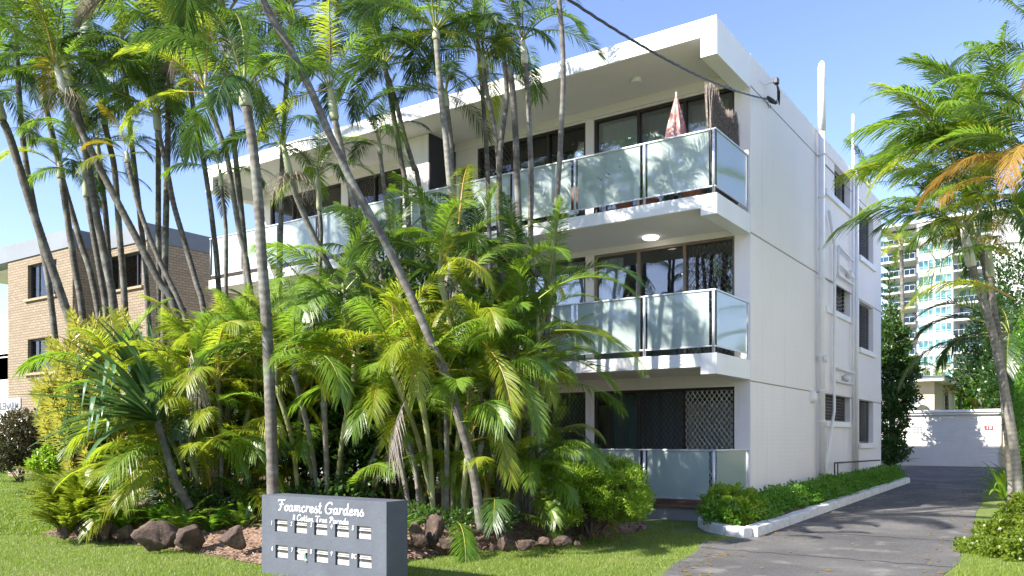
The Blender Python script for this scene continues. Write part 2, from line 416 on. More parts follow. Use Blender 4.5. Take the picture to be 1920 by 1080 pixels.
# side bed soil + kerb
kp = [(-5.45, 14.05), (-5.2, 13.2), (-4.75, 12.65), (-4.12, 12.35), (-4.02, 12.6)]
m = MB().box((-5.30, 13.6, -.1), (-4.38, 26.2, .22)); struct('side_bed_soil', m, M['soil'])
m = MB().add([(-5.3, 14, .2), (-5.0, 13.2, .2), (-4.4, 12.7, .2), (-4.38, 13.65, .2)], [(0, 1, 2, 3)]); struct('corner_bed_soil', m, M['soil'])
m = MB()
rr = random.Random(3)
def kerbseg(a, b, w=.11, h=.15):
    a = Vector((*a, 0)); b = Vector((*b, 0)); d = (b-a).normalized(); n = Vector((-d.y, d.x, 0))
    g = .012
    a2 = a+d*g; b2 = b-d*g; za, zb = gz(a.y), gz(b.y); j = lambda: rr.uniform(-.012, .012)
    vs = []
    for p, z in ((a2, za), (b2, zb)):
        vs += [p-n*w+Vector((0, 0, z-.05)), p+n*w+Vector((0, 0, z-.05)), p+n*(w*.85+j())+Vector((0, 0, z+h+j())), p-n*(w*.9+j())+Vector((0, 0, z+h+j()))]
    m.add(vs, [(0, 1, 2, 3), (7, 6, 5, 4), (0, 4, 5, 1), (1, 5, 6, 2), (2, 6, 7, 3), (3, 7, 4, 0)])
pts = [(-5.42, 13.95), (-5.3, 13.35), (-4.95, 12.8), (-4.55, 12.5), (-4.2, 12.35)]
y = 12.45; line = [(-4.2, y)]
while y < 26: y += rr.uniform(.75, 1.0); line.append((-4.2-.008*(y-12), y))
for a, b in zip(pts, pts[1:]): kerbseg(a, b)
for a, b in zip(line, line[1:]): kerbseg(a, b)
tag(obj('garden_kerb', m, M['kerb'], bevel=.015), 'white painted concrete kerb of cracked blocks edging the driveway garden', 'kerb')

# ------------------------------------------------------------------ main apartment block
XW, XL, YF, YW, YE = -5.319, -19.77, 13.993, 15.75, 27.99
FL = [.32, 3.01, 5.80]                      # balcony floors
bld = thing('apartment_building', 'white rendered three storey apartment block with frosted glass balconies', 'building', (XW, YF, 0))
def wall(m, axis, c0, c1, u0, u1, z0, z1, holes):
    us = sorted({u0, u1, *[h[0] for h in holes], *[h[1] for h in holes]}); zs = sorted({z0, z1, *[h[2] for h in holes], *[h[3] for h in holes]})
    for a, b in zip(us, us[1:]):
        run = None
        for c, d in zip(zs, zs[1:]):
            hole = any(h[0]-1e-6 <= a and b <= h[1]+1e-6 and h[2]-1e-6 <= c and d <= h[3]+1e-6 for h in holes)
            if hole:
                if run is not None: emit(m, axis, c0, c1, a, b, run, c); run = None
            elif run is None: run = c
        if run is not None: emit(m, axis, c0, c1, a, b, run, z1)
def emit(m, axis, c0, c1, a, b, z0, z1):
    if axis == 'y': m.box((a, c0, z0), (b, c1, z1))
    else: m.box((c0, a, z0), (c1, b, z1))
HEAD = [2.52, 5.44, 8.34]
BAYS = [(-8.73, -5.633), (-11.85, -8.93), (-16.13, -13.35), (-19.25, -16.38)]
# side wall openings (Y0,Y1,z0,z1)
def sx(px, py): return P(px, py, X=XW)
SM = [(sx(1547, 0).y, sx(1594, 0).y)]*3
smz = [(sx(1580, 791).z, sx(1580, 741).z), (sx(1580, 590).z, sx(1580, 528).z), (sx(1580, 385).z, sx(1580, 322).z)]
LG = [(sx(1611, 0).y, sx(1637.5, 0).y)]*3
lgz = [(sx(1625, 831).z, sx(1625, 748).z), (sx(1625, 657).z, sx(1625, 571).z), (sx(1625, 490).z, sx(1625, 400).z)]
sideholes = [(SM[i][0], SM[i][1], *smz[i]) for i in range(3)]+[(LG[i][0], LG[i][1], *lgz[i]) for i in range(3)]
m = MB(); wall(m, 'x', XW-.24, XW, YW, YE, -.1, 8.80, sideholes)
obj('side_wall', m, M['white'], bld)
m = MB(); wall(m, 'y', YW, YW+.2, -19.5, XW-.242, -.1, 8.5, [(a, b, FL[i]+.02, HEAD[i]) for i in range(3) for a, b in BAYS]+[(-12.48, -12.0, FL[i]+.02, HEAD[i]-.35) for i in range(3)])
obj('front_wall', m, M['white'], bld)
m = MB(); m.box((-19.5, YW+.2, -.1), (-19.3, YE, 8.5)); m.box((-19.5, YE-.2, -.1), (XW-.242, YE, 8.5)); obj('rear_wall', m, M['white'], bld)
# grooves at slab level on the side wall: shallow proud band above each groove
for z0, z1 in ((2.635, 3.02), (5.475, 5.82)):
    m = MB().box((XW+.0, YW+.02, z0), (XW+.006, YE, z1)); obj('string_band', m, M['white'], bld)
for z in (2.615, 5.455, 8.255):
    m = MB().box((XW-.01, YW+.001, z-.012), (XW+.004, YE, z+.012)); obj('wall_groove', m, M['joint_soft'] if 'joint_soft' in M else simple('joint_line', (.30, .28, .26), .9), bld)
    M['joint_soft'] = bpy.data.materials['joint_line']
# slabs
for i in (1, 2):
    z = FL[i]
    m = MB(); m.box((XL+.15, YF, z-.235), (XW-.30, YW-.002, z)); obj('balcony_slab', m, M['fascia'], bld, bevel=.006)
    m = MB(); m.box((XW-.298, YF+.001, z-.37), (XW+.004, YW-.002, z+.0)); obj('edge_beam', m, M['fascia'], bld, bevel=.006)
    m = MB(); m.box((XL+.15, YF+.03, z-.241), (XW-.302, YW-.004, z-.236)); obj('soffit', m, M['soffit'], bld)
    m = MB(); m.box((-19.3, YW+.2, z-.235), (XW-.245, YE-.2, z)); obj('floor_slab', m, M['room'], bld)
m = MB(); m.box((XL, YF, 8.565), (XW-.30, YW+.3, 8.86)); m.box((XL, YF+.002, 8.21), (XL+.30, YW+.3, 8.563))
m.box((XL, YW+.3, 8.565), (XW-.245, YE, 8.78)); obj('roof_slab', m, M['fascia'], bld, bevel=.008)
m = MB(); m.box((XW-.298, YF+.001, 8.21), (XW+.002, YW-.002, 8.86)); m.box((XW-.24, YW, 8.80), (XW+.002, YE+.05, 8.875)); m.box((XL, YF-.006, 8.80), (XW+.0, YF-.0, 8.885)); obj('roof_edge', m, M['fascia'], bld, bevel=.008)
m = MB(); m.box((XL+.302, YF+.03, 8.556), (XW-.302, YW-.004, 8.563)); obj('soffit', m, M['soffit'], bld)
m = MB(); m.box((XL+.302, YW-.05, 8.38), (XW-.302, YW-.003, 8.555)); obj('head_beam', m, M['soffit'], bld)
m = MB(); m.box((XL+.2, YF+.05, -.1), (XW-.0, YW-.002, .28)); obj('plinth', m, M['joint_soft'], bld)
m = MB(); m.box((XL+.2, YF-.02, .283), (XW+.004, YW-.004, .32)); obj('deck', m, M['rust'], bld)
# rounded column between bays is the wall itself; stair tower box
for z0, z1 in ((.33, 2.76), (3.02, 5.55), (5.81, 8.55)):
    m = MB().box((-13.32, 14.78, z0), (-12.53, YW-.003, z1)); obj('stair_wall', m, M['white'], bld)
    m = MB().box((-12.528, 14.79, z0), (-12.49, YW-.003, z1)); obj('stair_wall', m, M['charcoal'], bld)
def curtain(x0, x1, z0, z1, y, mat, parent, amp=.035, n=60, gather=0, ax='y'):
    m = MB(); vs = []
    xm = (x0+x1)/2
    for i in range(n+1):
        t = i/n; x = x0+(x1-x0)*t
        w = amp*math.sin(t*n*.95+math.sin(t*9)*1.5)
        for j in range(9):
            zt = j/8; xx = x
            if gather: xx = xm+(x-xm)*(1-gather*math.exp(-((zt-.28)/.22)**2))
            p = (xx, y+w*(1-.3*zt), z0+(z1-z0)*zt) if ax == 'y' else (y+w, xx, z0+(z1-z0)*zt)
            vs.append(p)
    m.add(vs, [(i*9+j, (i+1)*9+j, (i+1)*9+j+1, i*9+j+1) for i in range(n) for j in range(8)])
    return obj('curtain', m, mat, parent, smooth=True)
def lattice(m, x0, x1, z0, z1, y, sp=.095, r=.0045):
    """diagonal wires clipped to the screen"""
    W_, H_ = x1-x0, z1-z0; k = sp*1.35
    for sgn in (1, -1):
        a = -H_*.75
        while a < W_+H_*.75:
            pts = []
            # x = a + .74*z (sgn) ; clip
            z_lo, z_hi = 0, H_
            if sgn > 0:
                z_lo = max(0, (0-a)/.74); z_hi = min(H_, (W_-a)/.74)
                if z_hi > z_lo+.01: pts = [(x0+a+.74*z_lo, z0+z_lo), (x0+a+.74*z_hi, z0+z_hi)]
            else:
                b = a
                z_lo = max(0, (b-W_)/.74); z_hi = min(H_, b/.74)
                if z_hi > z_lo+.01: pts = [(x0+b-.74*z_lo, z0+z_lo), (x0+b-.74*z_hi, z0+z_hi)]
            if pts:
                m.tube([(pts[0][0], y+sgn*r*.4, pts[0][1]), (pts[1][0], y+sgn*r*.4, pts[1][1])], r, 4, cap=False)
            a += sp
for f in range(3):
    for bi, (a, b) in enumerate(BAYS):
        z0, z1 = FL[f]+.02, HEAD[f]
        w = b-a; y0 = YW+.03
        cuts = [a, a+w*.335, a+w*.665, b]
        if bi == 3: cuts = [a, a+w*.32, a+w*.66, b]
        fr = MB(); t = .055
        fr.box((a, y0, z1-t), (b, y0+.11, z1)); fr.box((a, y0, z0), (b, y0+.11, z0+t))
        for q, x in enumerate(cuts):
            xa = min(max(x-t*.6, a), b-t)
            fr.box((xa, y0+.001, z0+t), (xa+t*1.1, y0+.109, z1-t))
        light = (bi == 0 and f == 1)
        win = obj('window', fr, M['bronze_light'] if light else M['bronze'], bld, bevel=.004)
        for q in range(3):
            m = MB().box((cuts[q]+t*.5, y0+.05+.012*q, z0+t), (cuts[q+1]-t*.5, y0+.056+.012*q, z1-t)); obj('pane', m, M['glass'], win)
        scr = {0: [2], 1: [0] if f else [2], 2: [0], 3: [1]}[bi]
        if bi == 0 and f == 0: scr = [1, 2]
        if bi == 0 and f == 2: scr = []
        for q in scr:
            m = MB(); lattice(m, cuts[q]+.03, cuts[q+1]-.03, z0+t, z1-t, y0-.012, .105 if f else .10, .0048)
            gm = M['mesh_dark'] if (bi == 0 and q == 1) or bi > 0 or f == 1 else M['mesh_wire']
            if bi == 0 and f == 0 and q == 1: gm = M['mesh_dark']
            obj('security_screen', m, gm, win)
        cy = YW+.19
        if bi == 0 and f == 2:
            curtain(cuts[0]+.12, cuts[1]-.05, z0, z1-.1, cy, M['curtain'], win, .03, 70)
            curtain(cuts[1]+.05, cuts[3]-.2, z0, z1-.12, cy+.05, M['curtain_grey'], win, .03, 90)
        elif bi == 0 and f == 1:
            curtain(cuts[0]+.10, cuts[0]+.62, z0, z1-.08, cy, M['curtain'], win, .03, 30, gather=.55)
        elif bi == 0 and f == 0:
            curtain(cuts[0]+.35, cuts[1]-.02, z0, z1-.05, cy, M['curtain_green'], win, .045, 42)
            curtain(cuts[1]+.02, cuts[2], z0, z1-.05, cy, M['curtain_grey'], win, .03, 42)
        elif bi == 1:
            curtain(b-.55, b-.08, z0, z1-.05, cy, M['curtain'], win, .03, 30)
            curtain(a+.3, a+.9, z0, z1-.05, cy, M['curtain_grey'], win, .03, 30)
        else:
            curtain(a+.1, a+.8, z0, z1-.05, cy, M['curtain_grey'], win, .03, 30)
    # balustrade
    z = FL[f]; zr = [1.319, 4.127, 6.932][f]
    post_x = [-5.385, -6.71, -8.18, -9.62, -11.05, -12.42, -13.0, -14.19, -15.36, -16.78, -18.18, -19.56]
    br = MB()
    br.box((XL+.17, YF+.0, zr-.028), (XW-.02, YF+.05, zr)); br.box((XW-.065, YF+.051, zr-.028), (XW-.015, YW-.01, zr))
    br.box((XL+.19, YF+.012, z+.11), (XW-.03, YF+.042, z+.135)); br.box((XW-.055, YF+.043, z+.11), (XW-.025, YW-.01, z+.135))
    ba = obj('balustrade', br, M['alu'], bld, bevel=.003)
    for i, x in enumerate(post_x):
        mt = M['alu'] if i < 8 else M['alu_dark']
        m = MB(); m.tube([(x, YF+.025, z), (x, YF+.025, zr-.028)], .027, 10); obj('post', m, mt, ba, smooth=True)
    m = MB().box((XW-.055, YW-.07, z), (XW-.015, YW-.012, zr-.029)); obj('post', m, M['alu'], ba)
    for i, (xb, xa) in enumerate(zip(post_x, post_x[1:])):
        if i == 5: continue
        m = MB().box((xa+.065, YF+.02, z+.137), (xb-.085, YF+.03, zr-.03)); obj('glass_panel', m, M['frost'], ba)
    m = MB().box((XW-.045, YF+.10, z+.137), (XW-.035, YW-.14, zr-.03)); obj('glass_panel', m, M['frost'], ba)
# ceiling lights under the slabs
def clight(px, py, zc, r, h, mat, lit=False):
    p = P(px, py, Z=zc)
    m = MB().lathe((p.x, p.y, zc-h), [(r*.8, 0), (r*.95, h*.2), (r, h*.6), (r, h*.95)], 28)
    o = obj('ceiling_light', m, mat, bld, smooth=False)
    m = MB().lathe((p.x, p.y, zc-.012), [(r*1.05, 0), (r*1.05, .008)], 24); obj('light_base', m, M['lampwhite'], o)
clight(1220, 443, 5.563, .165, .06, M['lit'], True)
clight(1193, 147, 8.554, .11, .09, M['lampwhite'])
clight(682, 289, 8.554, .11, .09, M['lampwhite'])
clight(1209, 703, 2.768, .10, .075, M['lampwhite'])
# side windows
for i in range(3):
    (ya, yb), (za, zb) = SM[i], smz[i]
    xr = XW-.15
    m = MB(); t = .05
    m.box((xr-.04, ya, za), (xr, yb, za+t)); m.box((xr-.04, ya, zb-t), (xr, yb, zb))
    n = 3
    for q in range(n+1):
        y = ya+(yb-ya-t)*q/n; m.box((xr-.039, y, za+t), (xr-.001, y+t, zb-t))
    wn_ = obj('window', m, M['bronze'], bld)
    m = MB().box((xr-.03, ya+t, za+t), (xr-.024, yb-t, zb-t)); obj('pane', m, M['glass'], wn_)
    if i == 0:
        m = MB()
        for q in range(44):
            y = ya+.03+(yb-ya-.06)*q/43; m.box((xr+.012, y-.004, za+.03), (xr+.02, y+.004, zb-.03))
        for q in range(9): z = za+.03+(zb-za-.06)*q/8; m.box((xr+.0205, ya+.03, z-.006), (xr+.026, yb-.03, z+.006))
        obj('security_screen', m, M['mesh_dark'], wn_)
    else:
        m = MB()
        for q in range(7):
            z = za+.07+(zb-za-.12)*q/7
            m.add([(xr+.005, yb-1.2, z), (xr+.005, yb-.12, z), (xr+.07, yb-.12, z-.09+.02), (xr+.07, yb-1.2, z-.07)], [(0, 1, 2, 3)])
        obj('louvre', m, M['glass'], wn_)
        m = MB().box((xr, ya, za), (xr+.13, ya+1.0, zb)); obj('spandrel', m, M['white'], wn_)
    m = MB().box((XW-.14, ya-.05, za-.15), (XW+.06, yb+.1, za-.002)); obj('sill', m, M['pipe'], bld, bevel=.01)
    (ya, yb), (za, zb) = LG[i], lgz[i]
    m = MB()
    m.box((xr-.04, ya, za), (xr, yb, za+t)); m.box((xr-.04, ya, zb-t), (xr, yb, zb))
    for y in (ya, ya+(yb-ya)*.48, yb-t): m.box((xr-.039, y, za+t), (xr-.001, y+t, zb-t))
    wn_ = obj('window', m, M['bronze'], bld)
    m = MB().box((xr-.03, ya+t, za+t), (xr-.024, yb-t, zb-t)); obj('pane', m, M['glass'], wn_)
    m = MB()
    for q in range(16):
        z = za+.06+(zb-za-.12)*q/15; m.box((xr+.01, ya+(yb-ya)*.52, z-.01), (xr+.018, yb-.05, z+.01))
    for q in range(14):
        y = ya+(yb-ya)*.52+((yb-.05)-(ya+(yb-ya)*.52))*q/13; m.box((xr+.0185, y-.006, za+.05), (xr+.024, y+.006, zb-.05))
    obj('security_screen', m, M['mesh_dark'], wn_)
    m = MB().box((XW-.14, ya-.1, za-.15), (XW+.07, yb+.14, za-.002)); obj('sill', m, M['pipe'], bld, bevel=.01)
# pipes on the side wall
def pv(px, z0, z1, r, off=.11, name='drain_pipe', cap=None):
    y = P(px, 500, X=XW+off).y
    m = MB().tube([(XW+off, y, z0), (XW+off, y, z1)], r, 14)
    o = obj(name, m, M['pipe'], bld, smooth=True); return o, y
o, yp = pv(1541, .3, 10.1, .075, .13)
for z in (1.9, 2.62, 3.45, 5.3, 6.0, 7.2, 8.2): obj('pipe_collar', MB().tube([(XW+.13, yp, z), (XW+.13, yp, z+.045)], .088, 14), M['pipe'], o, smooth=True)
m = MB().tube([(XW+.13, yp, 8.78), (XW+.13, yp, 10.30), (XW+.13, yp, 10.38), (XW+.13, yp, 10.44)], [.088, .088, .075, .03], 14)
obj('vent_cap', m, M['fascia'], o, smooth=True)
m = MB().tube([(XW+.2, yp-.02, 3.40), (XW+.28, yp-.02, 3.40)], .09, 16); m.tube([(XW+.13, yp+.1, 3.42), (XW+.13, yp+.42, 3.42)], .055, 10); obj('inspection_cap', m, M['pipe'], o)
o, y2 = pv(1606, .4, 8.9, .055, .10)
o2, y3 = pv(1599.5, .4, 9.3, .035, .09)
m = MB().tube([(XW+.09, y3, 9.3), (XW+.09, y3, 10.25), (XW+.09, y3, 10.28)], [.04, .04, .01], 10); obj('vent_cap', m, M['fascia'], o2, smooth=True)
pts = [(1554, 395), (1565, 462), (1565, 478), (1564, 770), (1550, 868), (1546, 890)]
m = MB().tube([P(*q, X=XW+.09) for q in pts], .038, 10); obj('drain_pipe', m, M['pipe'], bld, smooth=True)
for pl in ([(1572, 462), (1572, 515), (1601, 535)], [(1572, 462), (1599, 488)], [(1577, 500), (1601, 520)], [(1565, 700), (1567, 714), (1600, 721)], [(1568, 690), (1602, 700)]):
    m = MB().tube([P(*q, X=XW+.09) for q in pl], .032, 10); obj('branch_pipe', m, M['pipe'], bld, smooth=True)
for q in ((1594, 512), (1588, 706)):
    p = P(*q, X=XW+.1); m = MB().tube([p+Vector((0, -.12, 0)), p+Vector((0, 0, -.08)), p+Vector((0, .15, -.02))], [.07, .075, .07], 10); obj('pipe_trap', m, M['pipe'], bld, smooth=True)
p = P(1521, 744, X=XW)
m = MB()
prof = [(0.0, .14), (.06, .13), (.10, .09), (.12, .0)]
vs = []; n = 18
for r_, h_ in ((1.0, .0), (1.0, .05), (.85, .10), (.5, .125), (.01, .13)):
    for j in range(n): a = 2*PI*j/n; vs.append((XW+h_, p.y+math.cos(a)*.13*r_, p.z+math.sin(a)*.155*r_))
m.add(vs, [(i*n+j, i*n+(j+1) % n, (i+1)*n+(j+1) % n, (i+1)*n+j) for i in range(4) for j in range(n)])
obj('wall_light', m, M['lampwhite'], bld, smooth=True)
# steps handrail at the foot of the side wall
m = MB()
a = P(1565, 872, X=XW+.3); b = P(1650, 866, X=XW+.3)
m.tube([(a.x, a.y, .3), (a.x, a.y, a.z+.05), (a.x, b.y, b.z+.05)], .02, 6); m.tube([(a.x, a.y+.3, .3), (a.x, a.y+.3, a.z+.05)], .015, 6)
tag(obj('service_pipe_rail', m, M['stem']), 'low rusty metal pipe rail at the foot of the side wall', 'rail')
# ship wheel ornament
p = P(864, 262, Y=YW-.03)
m = MB(); ring = [(p.x+.16*math.cos(t*PI/10), YW-.03, p.z+.16*math.sin(t*PI/10)) for t in range(21)]
m.tube(ring, .018, 6, cap=False)
for q in range(6):
    a = q*PI/3+.2; m.tube([(p.x, YW-.03, p.z), (p.x+.25*math.cos(a), YW-.03, p.z+.25*math.sin(a))], [.012, .02], 6)
m.tube([(p.x, YW-.05, p.z), (p.x, YW-.01, p.z)], .045, 10)
tag(obj('ship_wheel_ornament', m, M['lettering']), 'white ship wheel ornament hung on the top floor wall', 'ornament')

# ---- things on the balconies
def closed_umbrella():
    p = P(1268, 190, Y=YF+.55); x, y = p.x, p.y; zb, zt = FL[2], P(1268, 178, Y=YF+.55).z
    t = thing('patio_umbrella', 'closed pink and white patio umbrella on the top corner balcony', 'umbrella', (x, y, FL[2]))
    m = MB(); vs = []; n = 32
    for i in range(13):
        s = i/12; z = zt-.03-1.35*s; r = .02+.25*s**.85
        for j in range(n):
            a = 2*PI*j/n; rr_ = r*(1+.28*math.cos(a*8)*min(1, s*3)); vs.append((x+math.cos(a)*rr_, y+math.sin(a)*rr_, z))
    m.add(vs, [(i*n+j, (i+1)*n+j, (i+1)*n+(j+1) % n, i*n+(j+1) % n) for i in range(12) for j in range(n)])
    obj('canopy', m, M['umbrella'], t, smooth=True)
    obj('pole', MB().tube([(x, y, zb), (x, y, zt+.05)], .02, 8), M['lettering'], t)
    obj('base', MB().lathe((x, y, zb), [(.24, 0), (.24, .05), (.06, .09), (.04, .22)], 20), M['charcoal'], t)
closed_umbrella()
def brush_screen():
    m = MB(); r = random.Random(5)
    y0, y1 = YF+.10, YW-.30
    ta = P(1330, 158, X=XW-.14).z; tb_ = P(1390, 236, X=XW-.14).z
    for i in range(900):
        s = (i/899)**.9; y = y0+(y1-y0)*s+r.uniform(-.02, .02)
        top = ta+(tb_-ta)*s+.10*math.sin(s*9)+r.uniform(-.16, .05)
        lean = -.12*(1-s); zb = FL[2]+.1+r.uniform(0, .25)
        x = XW-.16+r.uniform(-.04, .04)
        m.tube([(x, y, zb), (x+r.uniform(-.02, .02), y+lean*.5+r.uniform(-.03, .03), (zb+top)/2), (x+r.uniform(-.03, .03), y+lean+r.uniform(-.05, .05), top)], [.009, .008, .003], 3, cap=False)
    return tag(obj('brushwood_screen', m, M['brush']), 'ragged brown brushwood screen tied inside the top corner balcony railing', 'screen')
brush_screen()
def pot(x, y, z, r, h, label, mat='terra', plant=True, seed=1, lg=.3):
    t = thing('plant_pot', label, 'plant pot', (x, y, z))
    obj('pot', MB().lathe((x, y, z), [(r*.7, 0), (r*.95, h*.85), (r*1.08, h*.86), (r*1.08, h), (r*.9, h), (r*.88, h*.8)], 20), M[mat], t, smooth=False)
    if plant:
        m = MB(); q = random.Random(seed)
        for i in range(40):
            a = q.uniform(0, 2*PI); e = q.uniform(.5, 1.4); L = lg*q.uniform(.6, 1.1)
            d = Vector((math.cos(a)*math.cos(e), math.sin(a)*math.cos(e), math.sin(e))); sd = Vector((-math.sin(a), math.cos(a), 0))*.025
            b = Vector((x, y, z+h)); m.add([b, b+d*L*.5+sd, b+d*L+Vector((0, 0, -L*.2)), b+d*L*.5-sd], [(0, 1, 2, 3)])
        obj('plant', m, L_['hedge'], t)
    return t
pot(-5.95, YF+.42, FL[2], .20, .26, 'terracotta pot at the top balcony corner post', seed=2, lg=.5)
pot(-7.35, YF+.45, FL[2], .17, .32, 'leafy pot plant behind the left frosted panel of the top corner balcony', seed=3, lg=.8)
pot(-6.95, YF+.75, FL[2], .18, .30, 'tall pot plant beside the folded patio umbrella', seed=4, lg=.9)
def chair(x, y, z, label, mat, rz=0, group=None):
    t = thing('balcony_chair', label, 'chair', (x, y, z), group)
    obj('seat', MB().box((x-.24, y-.23, z+.42), (x+.24, y+.23, z+.45)), mat, t, bevel=.01)
    obj('backrest', MB().box((x-.24, y+.20, z+.46), (x+.24, y+.235, z+.88)), mat, t, bevel=.01)
    for dx in (-.22, .22):
        for dy in (-.2, .2): obj('leg', MB().tube([(x+dx, y+dy, z+.42), (x+dx*1.15, y+dy*1.15, z)], .014, 6), mat, t)
chair(-8.7, YF+.7, FL[2], 'dark slatted chair second along the top right balcony', M['rust'])
chair(-9.5, YF+.8, FL[2], 'dark chair furthest left on the top right balcony', M['charcoal'])
chair(-6.1, YF+.9, FL[1], 'dark chair on the middle floor corner balcony', M['charcoal'])
t = thing('balcony_table', 'small timber table behind the top right balcony glass', 'table', (-7.9, YF+.8, FL[2]))
obj('tabletop', MB().lathe((-7.9, YF+.8, FL[2]+.68), [(.38, 0), (.38, .03)], 24), M['rust'], t)
for a in (.5, 2.1, 3.6, 5.2): obj('leg', MB().tube([(-7.9+.08*math.cos(a), YF+.8+.08*math.sin(a), FL[2]+.68), (-7.9+.33*math.cos(a), YF+.8+.33*math.sin(a), FL[2])], .016, 6), M['rust'], t)
pot(-14.9, YF+.5, FL[2], .16, .26, 'small potted plant at the left end of the top balcony', seed=9, lg=.35)

# ---- service cable
ca = P(1441, 186, X=XW+.06); cb = P(960, -75, D=7.5)
m = MB(); pts = []; n = 60
for i in range(n+1):
    s = i/n; p = ca.lerp(cb, s); p.z -= .22*4*s*(1-s); pts.append(p)
for ph in (0, 2.1, 4.2):
    m.tube([p+Vector((.009*math.sin(i*1.1+ph), .009*math.sin(i*1.1+ph), .011*math.cos(i*1.1+ph))) for i, p in enumerate(pts)], .0085, 6)
tag(obj('power_cable', m, M['black']), 'black twisted overhead power cable running to the roof corner', 'cable')
p = P(1453, 153, X=XW+.22)
t = thing('cable_bracket', 'black insulator box with drooping wires on the side wall below the roof', 'bracket', (XW, p.y, p.z))
obj('bracket_arm', MB().tube([(XW, p.y, p.z), (p.x, p.y, p.z)], .022, 8), M['pipe'], t)
obj('insulator_box', MB().box((p.x-.02, p.y-.06, p.z-.05), (p.x+.07, p.y+.07, p.z+.06)), M['black'], t, bevel=.012)
obj('clamp', MB().tube([ca+Vector((0, -.07, .02)), ca+Vector((.05, .05, -.03)), ca+Vector((.1, .16, -.05))], [.03, .05, .03], 8), M['black'], t)
for q in range(4):
    a = Vector((p.x+.03, p.y-.02+.03*q, p.z-.04)); b = ca+Vector((.08, .12, -.03))
    m = MB().tube([a, a+Vector((.02, .02+.02*q, -.12)), a.lerp(b, .6)+Vector((.02, .10+.03*q, -.08-.02*q)), b], .009, 6); obj('wire', m, M['black'], t)
lp = [ca+Vector((0, .04+.09*math.cos(a), -.10+.06*math.sin(a))) for a in [i*PI/6+1.5 for i in range(11)]]
obj('wire', MB().tube(lp, .006, 5), M['black'], t)

# ------------------------------------------------------------------ neighbouring brick block
YA, XA, YB_, XB = 15.26, -29.06, 16.385, -26.36
nb_ = thing('brick_building', 'cream brick three storey block with grey parapet behind the leaning palms', 'building', (-29, 15.3, 0))
wa = [(-32.12, -30.07, 5.15, None)]
def zA(py, px=80): return P(px, py, Y=YA).z
winA = [(P(52, 0, Y=YA).x, P(106, 0, Y=YA).x, zA(556), zA(491)), (P(52, 0, Y=YA).x, P(106, 0, Y=YA).x, zA(697), zA(633)), (P(52, 0, Y=YA).x, P(106, 0, Y=YA).x, -.2+.9, 2.3)]
xb0, xb1 = P(200, 0, Y=YB_).x, P(266, 0, Y=YB_).x
winB = [(xb0, xb1, winA[0][2]+.12, winA[0][3]+.06), (xb0, xb1, winA[1][2], winA[1][3])]
m = MB(); wall(m, 'y', YA, YA+.25, -33.72, XA, -.1, 8.25, winA); obj('front_wall', m, M['brick'], nb_)
m = MB(); wall(m, 'y', YB_, YB_+.25, XA-.25, XB-.252, -.1, 8.3, winB); obj('front_wall', m, M['brick'], nb_)
m = MB(); m.box((XA-.25, YA+.252, -.1), (XA, YB_-.002, 8.25)); obj('side_wall', m, M['brick'], nb_)
m = MB(); m.box((XB-.25, YB_, -.1), (XB, 32, 8.25)); m.box((-33.72, YA+.252, -.1), (-33.5, 19, 8.25)); m.box((-38, 19, -.1), (-33.722, 19.2, 8.25)); obj('side_wall', m, M['brick'], nb_)
m = MB(); m.box((-38.5, YA-.05, 8.20), (XA+.03, 19, 8.81)); m.box((XA-.3, YB_-.05, 8.26), (XB+.03, 32, 8.86)); obj('parapet', m, M['parapet'], nb_)
m = MB(); m.box((XA+.031, YA-.049, 8.2), (XA+.04, YB_-.06, 8.79)); m.box((XB+.031, YB_-.049, 8.27), (XB+.04, 32, 8.84)); obj('parapet_shade_sheet', m, M['parapet_dark'], nb_)  # thin darker sheets paint shade onto the parapet's side faces
m = MB(); m.box((-38.5, YA+.6, 8.19), (-33.72, 19, 8.197)); obj('soffit', m, M['soffit'], nb_)
for wl_, yy in ((winA, YA), (winB, YB_)):
    for (a, b, z0, z1) in wl_:
        m = MB(); t = .06; y0 = yy+.12
        m.box((a, y0, z1-t), (b, y0+.08, z1)); m.box((a, y0, z0), (b, y0+.08, z0+t))
        for x in (a, a+(b-a)*.26, a+(b-a)*.78, b-t): m.box((x, y0+.001, z0+t), (x+t, y0+.079, z1-t))
        w_ = obj('window', m, M['black'], nb_)
        obj('pane', MB().box((a+t, y0+.03, z0+t), (b-t, y0+.036, z1-t)), M['glass'], w_)
        m = MB(); n = int((b-a+.3)/.085)
        for i in range(n):
            x = a-.15+i*.085; m.add([(x, yy-.09, z0-.10), (x+.074, yy-.09, z0-.10), (x+.074, yy+.1, z0-.11), (x, yy+.1, z0-.11), (x, yy-.09, z0-.02), (x+.074, yy-.09, z0-.02), (x+.074, yy+.1, z0+.02), (x, yy+.1, z0+.02)], [(0,3,2,1),(4,5,6,7),(0,1,5,4),(1,2,6,5),(2,3,7,6),(3,0,4,7)])
        obj('sill', m, M['sill'], w_)
        curtain(a+.3*(b-a), b-.1, z0+.08, z1-.08, y0+.35, M['curtain'] if z0 < 6 else M['curtain_grey'], w_, .03, 40)
m = MB().box((-33.4, YB_+.8, .0), (XB-.3, 20, 8.1)); obj('interior', m, M['room'], nb_)
